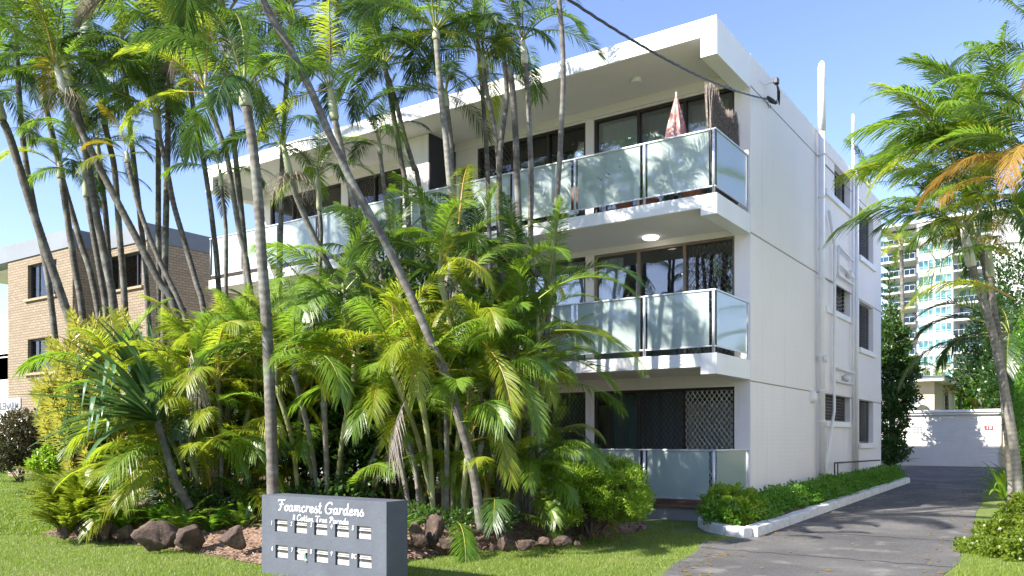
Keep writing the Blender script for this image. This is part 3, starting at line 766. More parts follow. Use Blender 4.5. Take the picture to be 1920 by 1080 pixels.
# side balcony of the brick block
def zq(py): return P(5, py, Y=16.2).z
m = MB(); m.box((-38, 16.2, zq(712)), (-33.73, 16.35, zq(600))); m.box((-38, 16.2, zq(790)), (-33.73, 16.35, zq(671))); obj('balcony_wall', m, M['fascia'], nb_)
m = MB(); m.box((-38, 16.351, zq(640)), (-33.73, 19, zq(632))); m.box((-38, 16.2, zq(598)), (-33.73, 16.28, zq(590))); m.box((-38, 16.2, zq(669)), (-33.73, 16.28, zq(664))); obj('balcony_rail', m, M['alu'], nb_)
a = P(-30, 771, Y=YA-.04); b = P(38, 748, Y=YA-.04)
ns = obj('name_panel', MB().box((a.x, YA-.04, a.z), (b.x, YA-.003, P(38, 771, Y=YA).z+.5)), M['tower_bal'], nb_)
def text(name, s, size, loc, mat, parent, rot=(PI/2, 0, 0), shear=0, sx_=1, ext=.004, align='LEFT'):
    cu = bpy.data.curves.new('t', 'FONT'); cu.body = s; cu.size = size; cu.extrude = ext; cu.shear = shear; cu.align_x = align; cu.resolution_u = 3; cu.offset = size*.012
    to = bpy.data.objects.new('t', cu); C.objects.link(to)
    dg = bpy.context.evaluated_depsgraph_get(); me = bpy.data.meshes.new_from_object(to.evaluated_get(dg))
    bpy.data.objects.remove(to); bpy.data.curves.remove(cu)
    mt = Matrix.Translation(loc) @ Matrix.Rotation(rot[2], 4, 'Z') @ Matrix.Rotation(rot[0], 4, 'X') @ Matrix.Diagonal((sx_, 1, 1, 1))
    me.transform(mt); me.name = name
    return obj(name, me, mat, parent)
p = P(35, 767, Y=YA-.045)
text('lettering', 'GLENARM', .40, (p.x, YA-.050, p.z), M['parapet_dark'], ns, align='RIGHT', sx_=.95)

# ------------------------------------------------------------------ apartment tower far behind
TD = 157.0
t0 = P(1750, CY, D=TD); ta = R(-9.3)
tower = thing('apartment_tower', 'tall white apartment tower with turquoise windows far behind the right palms', 'building', (t0.x, t0.y, 0), rotz=ta)
ux, uy = math.cos(ta), math.sin(ta)
def TU(px, v=0.0):
    r = P(px, CY, D=1.0); bx, by = t0.x-uy*v, t0.y+ux*v      # plane offset v deeper
    # solve r*t = b + u*(ux,uy)
    det = r.x*(-uy)+ux*r.y
    t = (bx*(-uy)+ux*by)/det
    return (r.x*t-bx)*ux+(r.y*t-by)*uy
def TZ(px, py):
    u = TU(px); x, y = t0.x+ux*u, t0.y+uy*u
    return EZ+(CY-py)/F*(-x*s_+y*c_)
TP = 3.03
uL, u1, u2, uR = TU(1650), TU(1719), TU(1787), TU(1856)
zt0 = TZ(1752, 516)
rows_ = list(range(-3, 9))
ztop = zt0+3*TP+1.2
M['teal'] = mat_glass('teal_glass', (.25, .45, .48), .5)
k = NT('teal_window'); k.b.inputs['Base Color'].default_value = (.13, .34, .36, 1); k.b.inputs['Roughness'].default_value = .12; k.b.inputs['Specular IOR Level'].default_value = .8
c = k.ramp(k.noise(.9, 2), [(.35, (.02, .07, .09)), (.5, (.05, .16, .17)), (.62, (.14, .27, .27))]); k.l(c, k.b.inputs['Base Color']); M['tealwin'] = k.m
holes = []
for r_ in rows_:
    zz = zt0-TP*r_
    for a, b in ((TU(1722), TU(1750)), (TU(1753), TU(1784.5))): holes.append((a, b, zz-1.75, zz))
def tb(m, a, b): return m.box(a, b)
m = MB()
us = u1, u2
wall(m, 'y', 0, .3, u1, u2, 0, ztop, holes); m.box((u1, .3, 0), (u1+.3, 14, ztop)); m.box((u2-.3, .3, 0), (u2, 14, ztop))
obj('facade_wall', m, M['tower'], tower, local=True)
m = MB(); m.box((uL, 3.2, 0), (u1-.002, 14, ztop-.4)); m.box((u2+.002, 3.2, 0), (uR, 14, ztop-.4)); m.box((uR, .5, 0), (uR+12, 14, ztop)); obj('recess_wall', m, M['tower_bal'], tower, local=True)
m = MB(); m.box((uL-.4, -.3, ztop), (uR+12.3, 14, ztop+.5)); obj('roof_slab', m, M['tower'], tower, local=True)
for r_ in rows_:
    zz = zt0-TP*r_
    for gi, (a, b) in enumerate(((TU(1722), TU(1750)), (TU(1753), TU(1784.5)))):
        m = MB(); m.box((a, .05, zz-.06), (b, .15, zz)); m.box((a, .05, zz-1.75), (b, .15, zz-1.69)); m.box((a, .051, zz-1.35), (b, .149, zz-1.29))
        for i in range(4): x = a+(b-a-.08)*i/3; m.box((x, .052, zz-1.69), (x+.08, .148, zz-.06))
        w_ = obj('window', m, M['tower'], tower, local=True)
        o = obj('pane', MB().box((a, .10, zz-1.75), (b, .13, zz)), M['tealwin'], w_, local=True)
    for a, b in ((uL, u1-.01), (u2+.01, uR)):
        sl_ = zz-2.5
        fl = MB(); fl.box((a, -1.0 if a == uL else .2, sl_-.35), (b, 3.2, sl_)); bs = obj('balcony_slab', fl, M['tower_bal'] if a == uL else M['tower'], tower, local=True)
        m = MB(); y0 = -.95 if a == uL else .25
        m.box((a, y0, sl_+1.0), (b, y0+.05, sl_+1.05))
        n = 7
        for i in range(n+1): x = a+(b-a-.05)*i/n; m.box((x, y0+.001, sl_), (x+.05, y0+.049, sl_+1.0))
        obj('railing', m, M['tower'], bs, local=True)
        obj('glass_panel', MB().box((a, y0+.06, sl_+.08), (b, y0+.07, sl_+.98)), M['teal'], bs, local=True)
        m = MB(); n = 4 if a == uL else 3
        for i in range(n):
            x = a+.3+(b-a-.6)*i/n; m.box((x, 3.12, sl_+.02), (x+(b-a-.6)/n-.12, 3.19, sl_+2.35))
        obj('balcony_door', m, M['tealwin'], tower, local=True)
p = [TU(1702, -.5), TZ(1702, 573)]
m = MB().box((p[0]-.3, -.7, p[1]-.7), (p[0]+.3, -.66, p[1]+.5)); o = obj('towel', m, M['towel']); o.location = (t0.x, t0.y, 0); o.rotation_euler = (0, 0, ta)
tag(o, 'small pink towel on a tower balcony railing', 'towel')

# ------------------------------------------------------------------ garage, cream house
GY = 36.6
gx1 = P(1873, 800, Y=GY).x; gx0 = -9.5; gt = P(1800, 768, Y=GY).z; gb = gz(GY)
ga = thing('garage', 'long low white garage with ribbed door closing the end of the driveway', 'garage', ((gx0+gx1)/2, GY, gb))
m = MB(); m.box((gx0, GY+.06, gb-.1), (gx1+.02, GY+6, gt-.12)); obj('wall', m, M['garage'], ga)
m = MB(); zt_ = P(1800, 778, Y=GY).z; n = 26
dx0, dx1 = -7.6, gx1-.04
for i in range(n):
    z0 = gb+.02+(zt_-gb-.03)*i/n; z1 = gb+.02+(zt_-gb-.03)*(i+1)/n
    m.add([(dx0, GY+.05, z0), (dx1, GY+.05, z0), (dx1, GY+.042, z0+.01), (dx0, GY+.042, z0+.01), (dx1, GY+.042, z1-.01), (dx0, GY+.042, z1-.01), (dx1, GY+.05, z1), (dx0, GY+.05, z1)], [(0, 1, 2, 3), (3, 2, 4, 5), (5, 4, 6, 7)])
obj('roller_door', m, M['garage'], ga)
m = MB(); m.box((gx0, GY-.06, zt_+.02), (gx1+.05, GY+.055, zt_+.09)); m.box((gx0, GY-.12, zt_+.105), (gx1+.3, GY+6, gt)); obj('fascia', m, M['fascia'], ga)
m = MB(); m.box((gx1+.022, GY+.02, gb-.1), (gx1+.08, GY+.3, zt_+.10)); m.box((gx1+.09, GY+.10, gb-.1), (gx1+.52, GY+6, zt_+.08)); obj('pillar', m, M['cream'], ga)
a = P(1845.5, 805, Y=GY-.01); b = P(1860.5, 797, Y=GY-.01); zc = (P(1853, 804.6, Y=GY).z, P(1853, 797.4, Y=GY).z)
w_ = b.x-a.x
sg = thing('garage_sign', 'small red and white sign on the right of the garage door', 'sign', (a.x, GY-.01, zc[0]))
obj('plate', MB().box((a.x, GY-.01, zc[0]), (b.x, GY+.012, zc[1])), M['lettering'], sg)
m = MB()
for x0, x1 in ((0, .32), (.42, .60), (.90, 1.0)): m.box((a.x+w_*x0, GY-.014, zc[0]+.005), (a.x+w_*x1, GY-.0105, zc[1]-.005))
obj('red_block', m, M['red'], sg)
m = MB()
for i, py in enumerate((802, 806, 810)):
    z = P(1720, py, Y=GY-.0).z
    for x0, x1 in ((1712, 1717), (1718, 1723), (1724, 1729)): m.box((P(x0, 800, Y=GY).x, GY+.012, z), (P(x1, 800, Y=GY).x, GY+.018, z+.03))
tag(obj('faded_notice', m, M['parapet']), 'faint faded notice lines on the left of the garage door', 'notice')
HY = 47.0
hx1 = P(1752, 740, Y=HY).x; hz1 = P(1752, 716, Y=HY).z
ho = thing('cream_house', 'cream walled house with blue grey roof behind the white garage', 'house', (hx1-4, HY, .5))
m = MB(); m.box((hx1-9, HY, 0), (hx1, HY+8, hz1+.02)); obj('wall', m, M['cream'], ho)
m = MB(); m.box((hx1-9.4, HY-.75, hz1+.021), (hx1+.55, HY+8.5, hz1+.24)); r_ = obj('fascia', m, M['fascia'], ho)
m = MB(); zz = hz1+.241
m.add([(hx1-9.6, HY-.9, zz), (hx1+.7, HY-.9, zz), (hx1+.7, HY+8.7, zz), (hx1-9.6, HY+8.7, zz), (hx1-6, HY+3.5, zz+.42), (hx1-2.5, HY+3.5, zz+.42)], [(0, 1, 5, 4), (1, 2, 5), (2, 3, 4, 5), (3, 0, 4)])
obj('roof', m, M['roofblue'], ho)
p = P(1709, 753, Y=HY-.6)
m = MB(); ring = [(p.x+.5*math.cos(i*PI/10)*.9, HY-.6, p.z+.36*math.sin(i*PI/10)) for i in range(21)]; m.tube(ring, .025, 6, cap=False)
m.tube([(p.x-.1, HY-.6, p.z), (p.x-.5, HY, p.z-.5)], .025, 6)
m.add([(p.x+.44*math.cos(i*PI/10), HY-.58, p.z+.34*math.sin(i*PI/10)) for i in range(20)], [tuple(range(20))])
tag(obj('satellite_dish', m, M['alu']), 'grey satellite dish beside the cream house wall above the garage', 'dish')
m = MB(); a = P(1747, 716, Y=HY+3); b_ = P(1747, 690, Y=HY+3)
tag(obj('roof_vent_pipe', MB().tube([(a.x, a.y, a.z-.3), (a.x, a.y, b_.z)], .07, 8), M['fascia']), 'short white vent pipe on the cream house roof', 'pipe')
# paling fence right of the garage
m = MB(); rf = random.Random(2)
fx = gx1+.6
for i in range(60):
    x = fx+i*.13; m.box((x, GY+1.0, .3), (x+.115, GY+1.02, 2.1+rf.uniform(-.02, .02)))
m.box((fx, GY+1.021, 1.8), (fx+7.8, GY+1.06, 1.88)); m.box((fx, GY+1.021, .7), (fx+7.8, GY+1.06, .78))
tag(obj('paling_fence', m, M['stem']), 'brown paling fence to the right of the garage behind the palms', 'fence')

# ------------------------------------------------------------------ letterbox sign
SX0, SX1, SY0, SY1, SZ = -7.627, -5.736, 6.127, 6.439, .878
sign = thing('letterbox_sign', 'grey rendered block sign with two rows of built-in letterboxes on the lawn', 'sign', ((SX0+SX1)/2, (SY0+SY1)/2, 0))
bx = []
for px0, py0, px1, py1 in ((515.4, 973.3, 538.6, 997.8), (551.9, 976, 575.2, 1001), (588.9, 978.8, 613.3, 1004), (628, 981.6, 653.6, 1007.6), (668.9, 984.3, 695.6, 1011.8),
                           (516.5, 1022.5, 539.8, 1048), (552.7, 1026, 576.3, 1052), (589.7, 1028, 614.9, 1056), (628.7, 1031.5, 654.7, 1059.5), (669.7, 1036, 696.4, 1064)):
    xa, xb = P(px0, py0, Y=SY0).x, P(px1, py0, Y=SY0).x
    bx.append((xa, xb, P(px0, py1-1, Y=SY0).z, P(px0, py0+.5, Y=SY0).z))
for r0 in (0, 5):
    z0 = sum(b[2] for b in bx[r0:r0+5])/5; z1 = sum(b[3] for b in bx[r0:r0+5])/5
    for i in range(5): bx[r0+i] = (bx[r0+i][0], bx[r0+i][1], z0, z1)
m = MB(); wall(m, 'y', SY0, SY0+.05, SX0, SX1, -.1, SZ, bx); m.box((SX0, SY0+.05, -.1), (SX1, SY1, SZ)); body = obj('body', m, M['signgrey'], sign)
for i, (a, b, z0, z1) in enumerate(bx):
    m = MB(); y = SY0+.022; h = z1-z0; w = b-a
    m.box((a+.001, y+.01, z0+.001), (b-.001, SY0+.049, z1-.001))
    m.box((a+w*.05, y, z0+h*.03), (b-w*.05, y+.0105, z0+h*.40)); m.box((a+w*.12, y-.004, z0+h*.78), (b-w*.10, y+.0105, z0+h*.86))
    m.box((a+w*.05, y+.002, z0+h*.88), (b-w*.05, y+.0105, z0+h*.97))
    m.box((a+w*.08, y-.006, z0+h*.63), (b-w*.08, y+.0105, z0+h*.72))
    lb = obj('letterbox', m, M['boxwhite'], sign, bevel=.0015)
    obj('slot', MB().box((a+w*.13, y+.004, z0+h*.44), (b-w*.10, y+.0125, z0+h*.62)), M['slot'], lb)
a, b, z0, z1 = bx[6]; h = z1-z0; w = b-a
m = MB().add([(a+w*.2, SY0+.01, z0+h*.62), (b-w*.15, SY0+.0, z0+h*.70), (b-w*.25, SY0-.01, z0+h*.35)], [(0, 1, 2)])
m.add([(a+w*.62, SY0-.004, z0+h*.5), (b-w*.10, SY0-.01, z0+h*.64), (b-w*.02, SY0-.02, z0-h*.0), (a+w*.9, SY0-.02, z0+h*.02)], [(0, 1, 2, 3)], 1)
tag(obj('folded_mail', m, [M['paperw'], M['paper']]), 'folded green and white leaflet sticking out of letterbox seven', 'mail')
nums = [('1', 510, 984), ('2', 547, 986), ('3', 584, 988), ('4', 622, 991), ('5', 662, 994), ('6', 511, 1032), ('7', 548, 1035), ('8', 583.5, 1038), ('9', 622, 1042), ('BC', 664, 1047)]
for s_t, px, py in nums:
    p = P(px, py, Y=SY0); text('number', s_t, .066, (p.x, SY0-.003, p.z), M['lettering'], body, shear=.12, sx_=.85, ext=.003, align='CENTER')
# brush-script lettering drawn stroke by stroke
ST = {
'F': (.62, [[(.0, .84), (.12, .97), (.36, .95), (.66, 1.0)], [(.36, .95), (.33, .6), (.26, .2), (.18, 0), (.06, .02)], [(.12, .52), (.36, .54), (.55, .58)]]),
'G': (.72, [[(.62, .8), (.52, .98), (.32, .96), (.12, .7), (.06, .35), (.16, .06), (.36, 0), (.54, .12), (.58, .4)], [(.34, .42), (.5, .44), (.66, .42)], [(.58, .4), (.54, .05)]]),
'C': (.58, [[(.54, .78), (.46, .98), (.28, .95), (.1, .65), (.07, .3), (.18, .03), (.38, .03), (.52, .16)]]),
'T': (.62, [[(.0, .84), (.14, .98), (.36, .94), (.66, 1.0)], [(.36, .95), (.3, .5), (.24, .12), (.3, 0), (.4, .05)]]),
'P': (.60, [[(.06, .8), (.22, .98), (.44, .98), (.54, .76), (.44, .54), (.26, .5)], [(.28, .95), (.24, .5), (.18, .15), (.12, 0)]]),
'o': (.42, [[(.26, .5), (.1, .42), (.05, .2), (.14, .01), (.28, .04), (.34, .26), (.26, .48), (.42, .44)]]),
'a': (.48, [[(.34, .42), (.22, .5), (.08, .36), (.06, .1), (.16, .0), (.3, .14), (.36, .48)], [(.36, .48), (.33, .14), (.38, .01), (.48, .1)]]),
'm': (.68, [[(.04, .44), (.12, .48), (.1, 0)], [(.11, .3), (.22, .5), (.31, .44), (.30, 0)], [(.31, .3), (.42, .5), (.52, .44), (.52, .08), (.58, 0), (.68, .1)]]),
'n': (.48, [[(.04, .44), (.12, .48), (.1, 0)], [(.11, .3), (.22, .5), (.33, .44), (.32, .08), (.38, 0), (.48, .1)]]),
'c': (.38, [[(.32, .38), (.24, .5), (.1, .4), (.06, .16), (.14, .0), (.26, .02), (.38, .14)]]),
'r': (.36, [[(.06, .46), (.11, .5), (.08, 0)], [(.10, .28), (.18, .46), (.27, .51), (.33, .42)]]),
'e': (.40, [[(.06, .2), (.22, .26), (.31, .4), (.22, .51), (.1, .4), (.06, .14), (.16, -.01), (.28, .03), (.40, .14)]]),
's': (.38, [[(.0, .08), (.2, .55), (.2, .4), (.32, .2), (.26, .02), (.08, .0)], [(.26, .03), (.38, .1)]]),
't': (.32, [[(.16, .92), (.12, .4), (.12, .08), (.2, 0), (.32, .1)], [(.0, .6), (.28, .64)]]),
'd': (.50, [[(.34, .42), (.22, .5), (.08, .36), (.06, .1), (.16, .0), (.3, .14), (.37, .5)], [(.40, 1.0), (.36, .5), (.33, .12), (.4, .0), (.50, .1)]]),
'1': (.20, [[(.1, .95), (.08, .0)]]), ' ': (.26, [])}
def spl(pts, n=5):
    if len(pts) < 3: return pts
    out = []; q = [pts[0]]+list(pts)+[pts[-1]]
    for i in range(1, len(q)-2):
        for j in range(n):
            t = j/n; out.append(tuple(.5*((2*q[i][d])+(-q[i-1][d]+q[i+1][d])*t+(2*q[i-1][d]-5*q[i][d]+4*q[i+1][d]-q[i+2][d])*t*t+(-q[i-1][d]+3*q[i][d]-3*q[i+1][d]+q[i+2][d])*t**3) for d in range(len(pts[0]))))
    out.append(pts[-1]); return out
def script(name, s, xa, xb, z, h, wd, slope=0):
    tot = sum(ST[ch][0] for ch in s); sc = (xb-xa)/tot; m = MB(); x = xa; nn = 0
    for ch in s:
        w, strokes = ST[ch]
        for st in strokes:
            pts = spl(st); vs = []; nn += 1; y = SY0-.003-.00012*(nn % 12)
            for i, p in enumerate(pts):
                a = pts[max(0, i-1)]; b = pts[min(len(pts)-1, i+1)]
                dx, dz = (b[0]-a[0])*sc, (b[1]-a[1])*h; L = math.hypot(dx, dz) or 1
                ww = wd*(.75+.45*abs(dz)/L)*(.75 if i in (0, len(pts)-1) else 1)
                X, Z = x+p[0]*sc+.10*p[1]*h, z+p[1]*h
                vs += [(X-dz/L*ww, y, Z+dx/L*ww), (X+dz/L*ww, y, Z-dx/L*ww)]
            m.add(vs, [(2*i, 2*i+1, 2*i+3, 2*i+2) for i in range(len(pts)-1)])
        x += w*sc
    return obj(name, m, M['lettering'], body)
xa, xb = P(521, 945, Y=SY0).x, P(683, 955, Y=SY0).x
script('title_lettering', 'Foamcrest Gardens', xa, xb, P(523, 957.0, Y=SY0).z+.004, .118, .0078)
xa, xb = P(549, 970, Y=SY0).x, P(654, 975, Y=SY0).x
script('address_lettering', '11 Cotton Tree Parade', xa, xb, P(549, 975.0, Y=SY0).z, .064, .0046)

# ------------------------------------------------------------------ vegetation builders
def frond_mesh(name, L, elev, droop, nl, ll, lw, seed, pet=.16, vee=.35, hang=.35, a0=62, a1=24, rr0=.016, plumose=0.0, broken=0.0):
    q = random.Random(seed)
    N = 18; pts = []; tans = []; p = Vector((0, 0, 0)); yaw = 0; bend = q.uniform(-.25, .25)
    for i in range(N+1):
        s = i/N; e = R(elev-droop*s**1.25); az = bend*s*s
        t = Vector((math.cos(e)*math.cos(az), math.cos(e)*math.sin(az), math.sin(e)))
        pts.append(p.copy()); tans.append(t); p = p+t*(L/N)
    m = MB(); m.tube(pts, [rr0*(1-.85*i/N) for i in range(N+1)], 4, 1, cap=False)
    tw = q.uniform(-.5, .5)
    for k_ in range(nl):
        s = pet+(1-pet)*((k_+q.uniform(-.25, .25))/nl); s = max(pet*.9, min(.995, s))
        i = min(N-1, int(s*N)); f = s*N-i
        b = pts[i].lerp(pts[i+1], f); t = tans[i].lerp(tans[i+1], f).normalized()
        up = Vector((0, 0, 1)); side = t.cross(up)
        if side.length < .15: side = Vector((math.sin(.3), -1, 0))
        side.normalize(); nrm = side.cross(t).normalized()
        cs, sn = math.cos(tw*s), math.sin(tw*s)
        side, nrm = side*cs+nrm*sn, nrm*cs-side*sn
        u = (s-pet)/(1-pet)
        prof = .55+.45*math.sin(min(1, u*1.9)*PI/2) if u < .55 else 1-.62*((u-.55)/.45)**1.6
        for sg in (1, -1):
            if q.random() < broken: continue
            a = R(a0+(a1-a0)*u+q.uniform(-6, 6)); v = vee+q.uniform(-.12, .12)+plumose*q.uniform(-1, 1)
            d = (t*math.cos(a)+(side*sg*math.cos(v)+nrm*math.sin(v))*math.sin(a)).normalized()
            l = ll*prof*q.uniform(.85, 1.08); w = lw*(.6+.4*prof)
            wd = t-d*t.dot(d)
            wd = (wd.normalized()+nrm*.35*sg).normalized()*w*.5
            g = hang*l*q.uniform(.6, 1.4)
            def pp(x): return b+d*(l*x)+Vector((0, 0, -g*x*x))
            c1, c2, c3 = pp(.30), pp(.66), pp(1)
            m.add([b-wd*.4, b+wd*.4, c1-wd, c1+wd, c2-wd*.72, c2+wd*.72, c3], [(0, 1, 3, 2), (2, 3, 5, 4), (4, 5, 6)], 0)
    me = m.mesh(name); me.materials.append(L_['green']); me.materials.append(M['rachis'])
    return me
FR = {}
for ci, (cl, e, dp_) in enumerate((('up', 80, 62), ('high', 62, 92), ('mid', 40, 92), ('low', 12, 78), ('hang', -30, 52))):
    FR[cl] = [frond_mesh('frond', 2.0, e+q_, dp_+14*q_/10, 66, .47, .021, 11*ci+q_+50, hang=h_, vee=v_, plumose=.1) for q_, h_, v_ in ((0, .30, .40), (6, .55, .25), (-7, .42, .1))]
FR['fern'] = [frond_mesh('frond', .75, 80, 80, 34, .085, .026, 301, pet=.06, vee=.05, hang=.1, a0=80, a1=70, rr0=.005), frond_mesh('frond', .75, 60, 75, 34, .085, .026, 302, pet=.06, vee=.05, hang=.1, a0=80, a1=70, rr0=.005)]
FR['dry'] = [frond_mesh('frond', 1.7, -45, 38, 42, .55, .022, 401, hang=1.3, vee=-.3, a0=45, a1=20, broken=.15), frond_mesh('frond', 1.7, -20, 62, 42, .5, .022, 402, hang=1.2, vee=-.2, a0=45, a1=20, broken=.25)]
IMG0 = YAW                                              # picture-right as a world azimuth
def add_frond(root, loc, az, cl, col, sc, q, name='frond', tilt=0, label=None):
    me = q.choice(FR[cl]); o = bpy.data.objects.new(name, me); C.objects.link(o); o.parent = root
    o.location = loc-OFF[root.name]
    o.rotation_euler = (q.uniform(-.12, .12)+tilt, q.uniform(-.10, .10), az)
    sc *= .84 if cl != 'fern' else 1
    o.scale = (sc, sc*q.uniform(.92, 1.08), sc*q.uniform(.94, 1.06))
    if col != 'green':
        o.material_slots[0].link = 'OBJECT'; o.material_slots[0].material = L_[col]
    if col in ('lime', 'yellow', 'orange'):
        o.material_slots[1].link = 'OBJECT'; o.material_slots[1].material = M['rachis_o']
    if col == 'dry':
        o.material_slots[1].link = 'OBJECT'; o.material_slots[1].material = M['twig']
    if label: o['label'] = label
    return o
def crown(root, top, n, sc, cols, q, classes=('up', 'high', 'high', 'mid', 'mid', 'low'), tilt_dir=None, a_start=None):
    a = q.uniform(0, 6.28) if a_start is None else a_start
    for i in range(n):
        s = i/max(1, n-1)
        cl = classes[min(len(classes)-1, int(s*len(classes)))]
        a += 2.399+q.uniform(-.25, .25)
        add_frond(root, top+Vector((math.cos(a), math.sin(a), 0))*.03*sc+Vector((0, 0, -.10*s)), a, cl, q.choice(cols), sc*q.uniform(.85, 1.12), q)
def ring_trunk(path, r0, r1, step=.05, ringk=2, seed=1, n=9):
    """smooth path sampled every step, leaf-scar rings stored in a point attribute"""
    pts = spl([tuple(p) for p in path], 10); pts = [Vector(p) for p in pts]
    acc = [0]
    for a, b in zip(pts, pts[1:]): acc.append(acc[-1]+(b-a).length)
    T = acc[-1]; k_ = max(4, int(T/step)); out = []; j = 0
    for i in range(k_+1):
        d = T*i/k_
        while j < len(acc)-2 and acc[j+1] < d: j += 1
        f = (d-acc[j])/max(1e-6, acc[j+1]-acc[j]); out.append(pts[j].lerp(pts[j+1], f))
    q = random.Random(seed); rad = []; rg = []
    for i in range(k_+1):
        s = i/k_; r = r1+(r0-r1)*s+.25*r0*max(0, (s-.93)/.07)
        isr = (i % ringk == 0)
        rad.append(r*(1.05 if isr else 1.0)*q.uniform(.985, 1.02)); rg.append(.45 if isr and q.random() > .12 else 0.0)
    m = MB().tube(out, rad, n)
    return m, np.repeat(np.array(rg, np.float32), n), out
def palm(label, px, D0, D1, wpx, crown_n=9, sc=1.0, cols=('green',), mat='trunk', shaft=.75, shaftmat='shaft', classes=('up', 'high', 'high', 'mid', 'mid', 'low'), seed=1, group=None, dry=0, top_off=False, step=.05, stub=False, twigs=0, down=True, **kw):
    """px: picture points from crown to base; D0/D1 view depth at top and base"""
    q = random.Random(seed)
    if group is None and 'near' not in kw: D0 += 2.0; D1 += 2.2
    n = len(px); path = [P(x, y, D=D0+(D1-D0)*i/(n-1)) for i, (x, y) in enumerate(px)]
    if down:
        d = (path[-1]-path[-2]); d.normalize(); zt = .3
        if path[-1].z > .2:
            d = Vector((d.x*.6, d.y*.6, -1)); path.append(path[-1]+d*((path[-1].z-zt)))
    base = Vector((path[-1].x, path[-1].y, gz(path[-1].y)))
    t = thing('palm_tree', label, 'palm tree', base, group or 'tall slender palms in front of the white block')
    wm = wpx*(D0+D1)/2/F
    m, rg, out = ring_trunk(path, wm*.56, wm*.42, step, 2, seed)
    tr = obj('trunk', m, M[mat], t, smooth=True)
    at = tr.data.attributes.new('ring', 'FLOAT', 'POINT'); at.data.foreach_set('value', rg)
    if stub: return t
    up = (path[0]-path[1]).normalized(); up = (up+Vector((0, 0, .5))).normalized()
    top = path[0]
    if shaft and crown_n:
        r = wm*.5; pr = [(0, 1.0), (.08, 1.22), (.35, 1.12), (.7, .85), (1, .55)]
        sm = MB().tube([top+up*shaft*a for a, b in pr], [r*b for a, b in pr], 10); obj('crownshaft', sm, M[shaftmat], t, smooth=True)
        top = top+up*shaft*.93
    if group is None: cols = tuple(cols)+(Gd,)
    crown(t, top, crown_n+(5 if px[0][1] < 130 and px[0][0] < 700 else 3 if px[0][1] < 260 and px[0][0] < 1000 else 1), sc*(1.27 if px[0][1] < 200 and px[0][0] < 900 else 1.12 if px[0][1] < 260 else 1.0), cols, q, classes)
    for i in range(dry):
        add_frond(t, top-up*shaft*.9, q.uniform(0, 6.28), 'dry', 'dry', sc*q.uniform(.6, .9), q, 'dry_frond', label='dead brown frond hanging down')
    if twigs:
        m = MB()
        for i in range(twigs):
            a = q.uniform(0, 6.28); b = path[0]-up*.02; d = Vector((math.cos(a), math.sin(a), .3)); L = q.uniform(.25, .6)
            p1 = b+d*L*.5; p2 = p1+Vector((d.x*.3*L, d.y*.3*L, -.35*L)); p3 = p2+Vector((q.uniform(-.1, .1), q.uniform(-.1, .1), -.5*L))
            m.tube([b, p1, p2, p3], [.006, .005, .004, .002], 3, cap=False)
        obj('seed_stalk', m, M['twig'], t)
    return t
def leafcloud(name, lobes, n, ll, lw, mat, seed, parent=None, fold=.25, upb=.35, inner=.55, flat=False, droop=0, n3=6):
    """n leaf-shaped blades scattered through the outer part of overlapping lobes (cx,cy,cz,rx,ry,rz)"""
    g = np.random.default_rng(seed)
    lobes = np.array(lobes, float); vol = (lobes[:, 3]*lobes[:, 4]+lobes[:, 3]*lobes[:, 5]+lobes[:, 4]*lobes[:, 5]); pr = vol/vol.sum()
    idx = g.choice(len(lobes), n, p=pr); lb = lobes[idx]
    d = g.normal(size=(n, 3)); d /= np.linalg.norm(d, axis=1, keepdims=True)
    rr_ = inner+(1-inner)*g.random(n)**.6
    # uneven outline: push leaves in and out by a lumpy function of direction
    lump = 1+.16*np.sin(d[:, 0]*n3+lb[:, 0]*3)+.13*np.sin(d[:, 1]*n3*1.3+lb[:, 1]*5)+.12*np.sin(d[:, 2]*n3*1.7+lb[:, 2]*7)
    c = lb[:, :3]+d*lb[:, 3:]*(rr_*lump)[:, None]
    ax = d*(.7)+g.normal(size=(n, 3))*.7+np.array([0, 0, upb]); ax /= np.linalg.norm(ax, axis=1, keepdims=True)
    nn = g.normal(size=(n, 3))*.6+np.array([0, 0, .8])+d*.5; sd = np.cross(ax, nn); sd /= np.linalg.norm(sd, axis=1, keepdims=True)+1e-9
    nv = np.cross(sd, ax)
    L = ll*g.uniform(.6, 1.25, n)[:, None]; Wd = lw*g.uniform(.7, 1.2, n)[:, None]
    V = np.empty((n, 4, 3)); V[:, 0] = c; V[:, 1] = c+ax*L*.45+sd*Wd*.5+nv*Wd*fold; V[:, 2] = c+ax*L+np.array([0, 0, -1])*L*droop; V[:, 3] = c+ax*L*.45-sd*Wd*.5+nv*Wd*fold
    V = V.reshape(-1, 3)
    V[:, 2] = np.maximum(V[:, 2], .03)
    me = npmesh(name, V, np.arange(n*4).reshape(n, 4))
    return obj(name, me, mat, parent)
def stems(lobes, base, q, r=.02, n=3):
    m = MB()
    for lb in lobes:
        for i in range(n):
            c = Vector(lb[:3])+Vector((q.uniform(-.5, .5)*lb[3], q.uniform(-.5, .5)*lb[4], q.uniform(-.2, .5)*lb[5]))
            b = Vector(base)+Vector((q.uniform(-.15, .15), q.uniform(-.15, .15), 0)); mid = b.lerp(c, .5)+Vector((q.uniform(-.1, .1), q.uniform(-.1, .1), .1))
            m.tube([b, mid, c], [r, r*.7, r*.3], 5, cap=False)
    return m
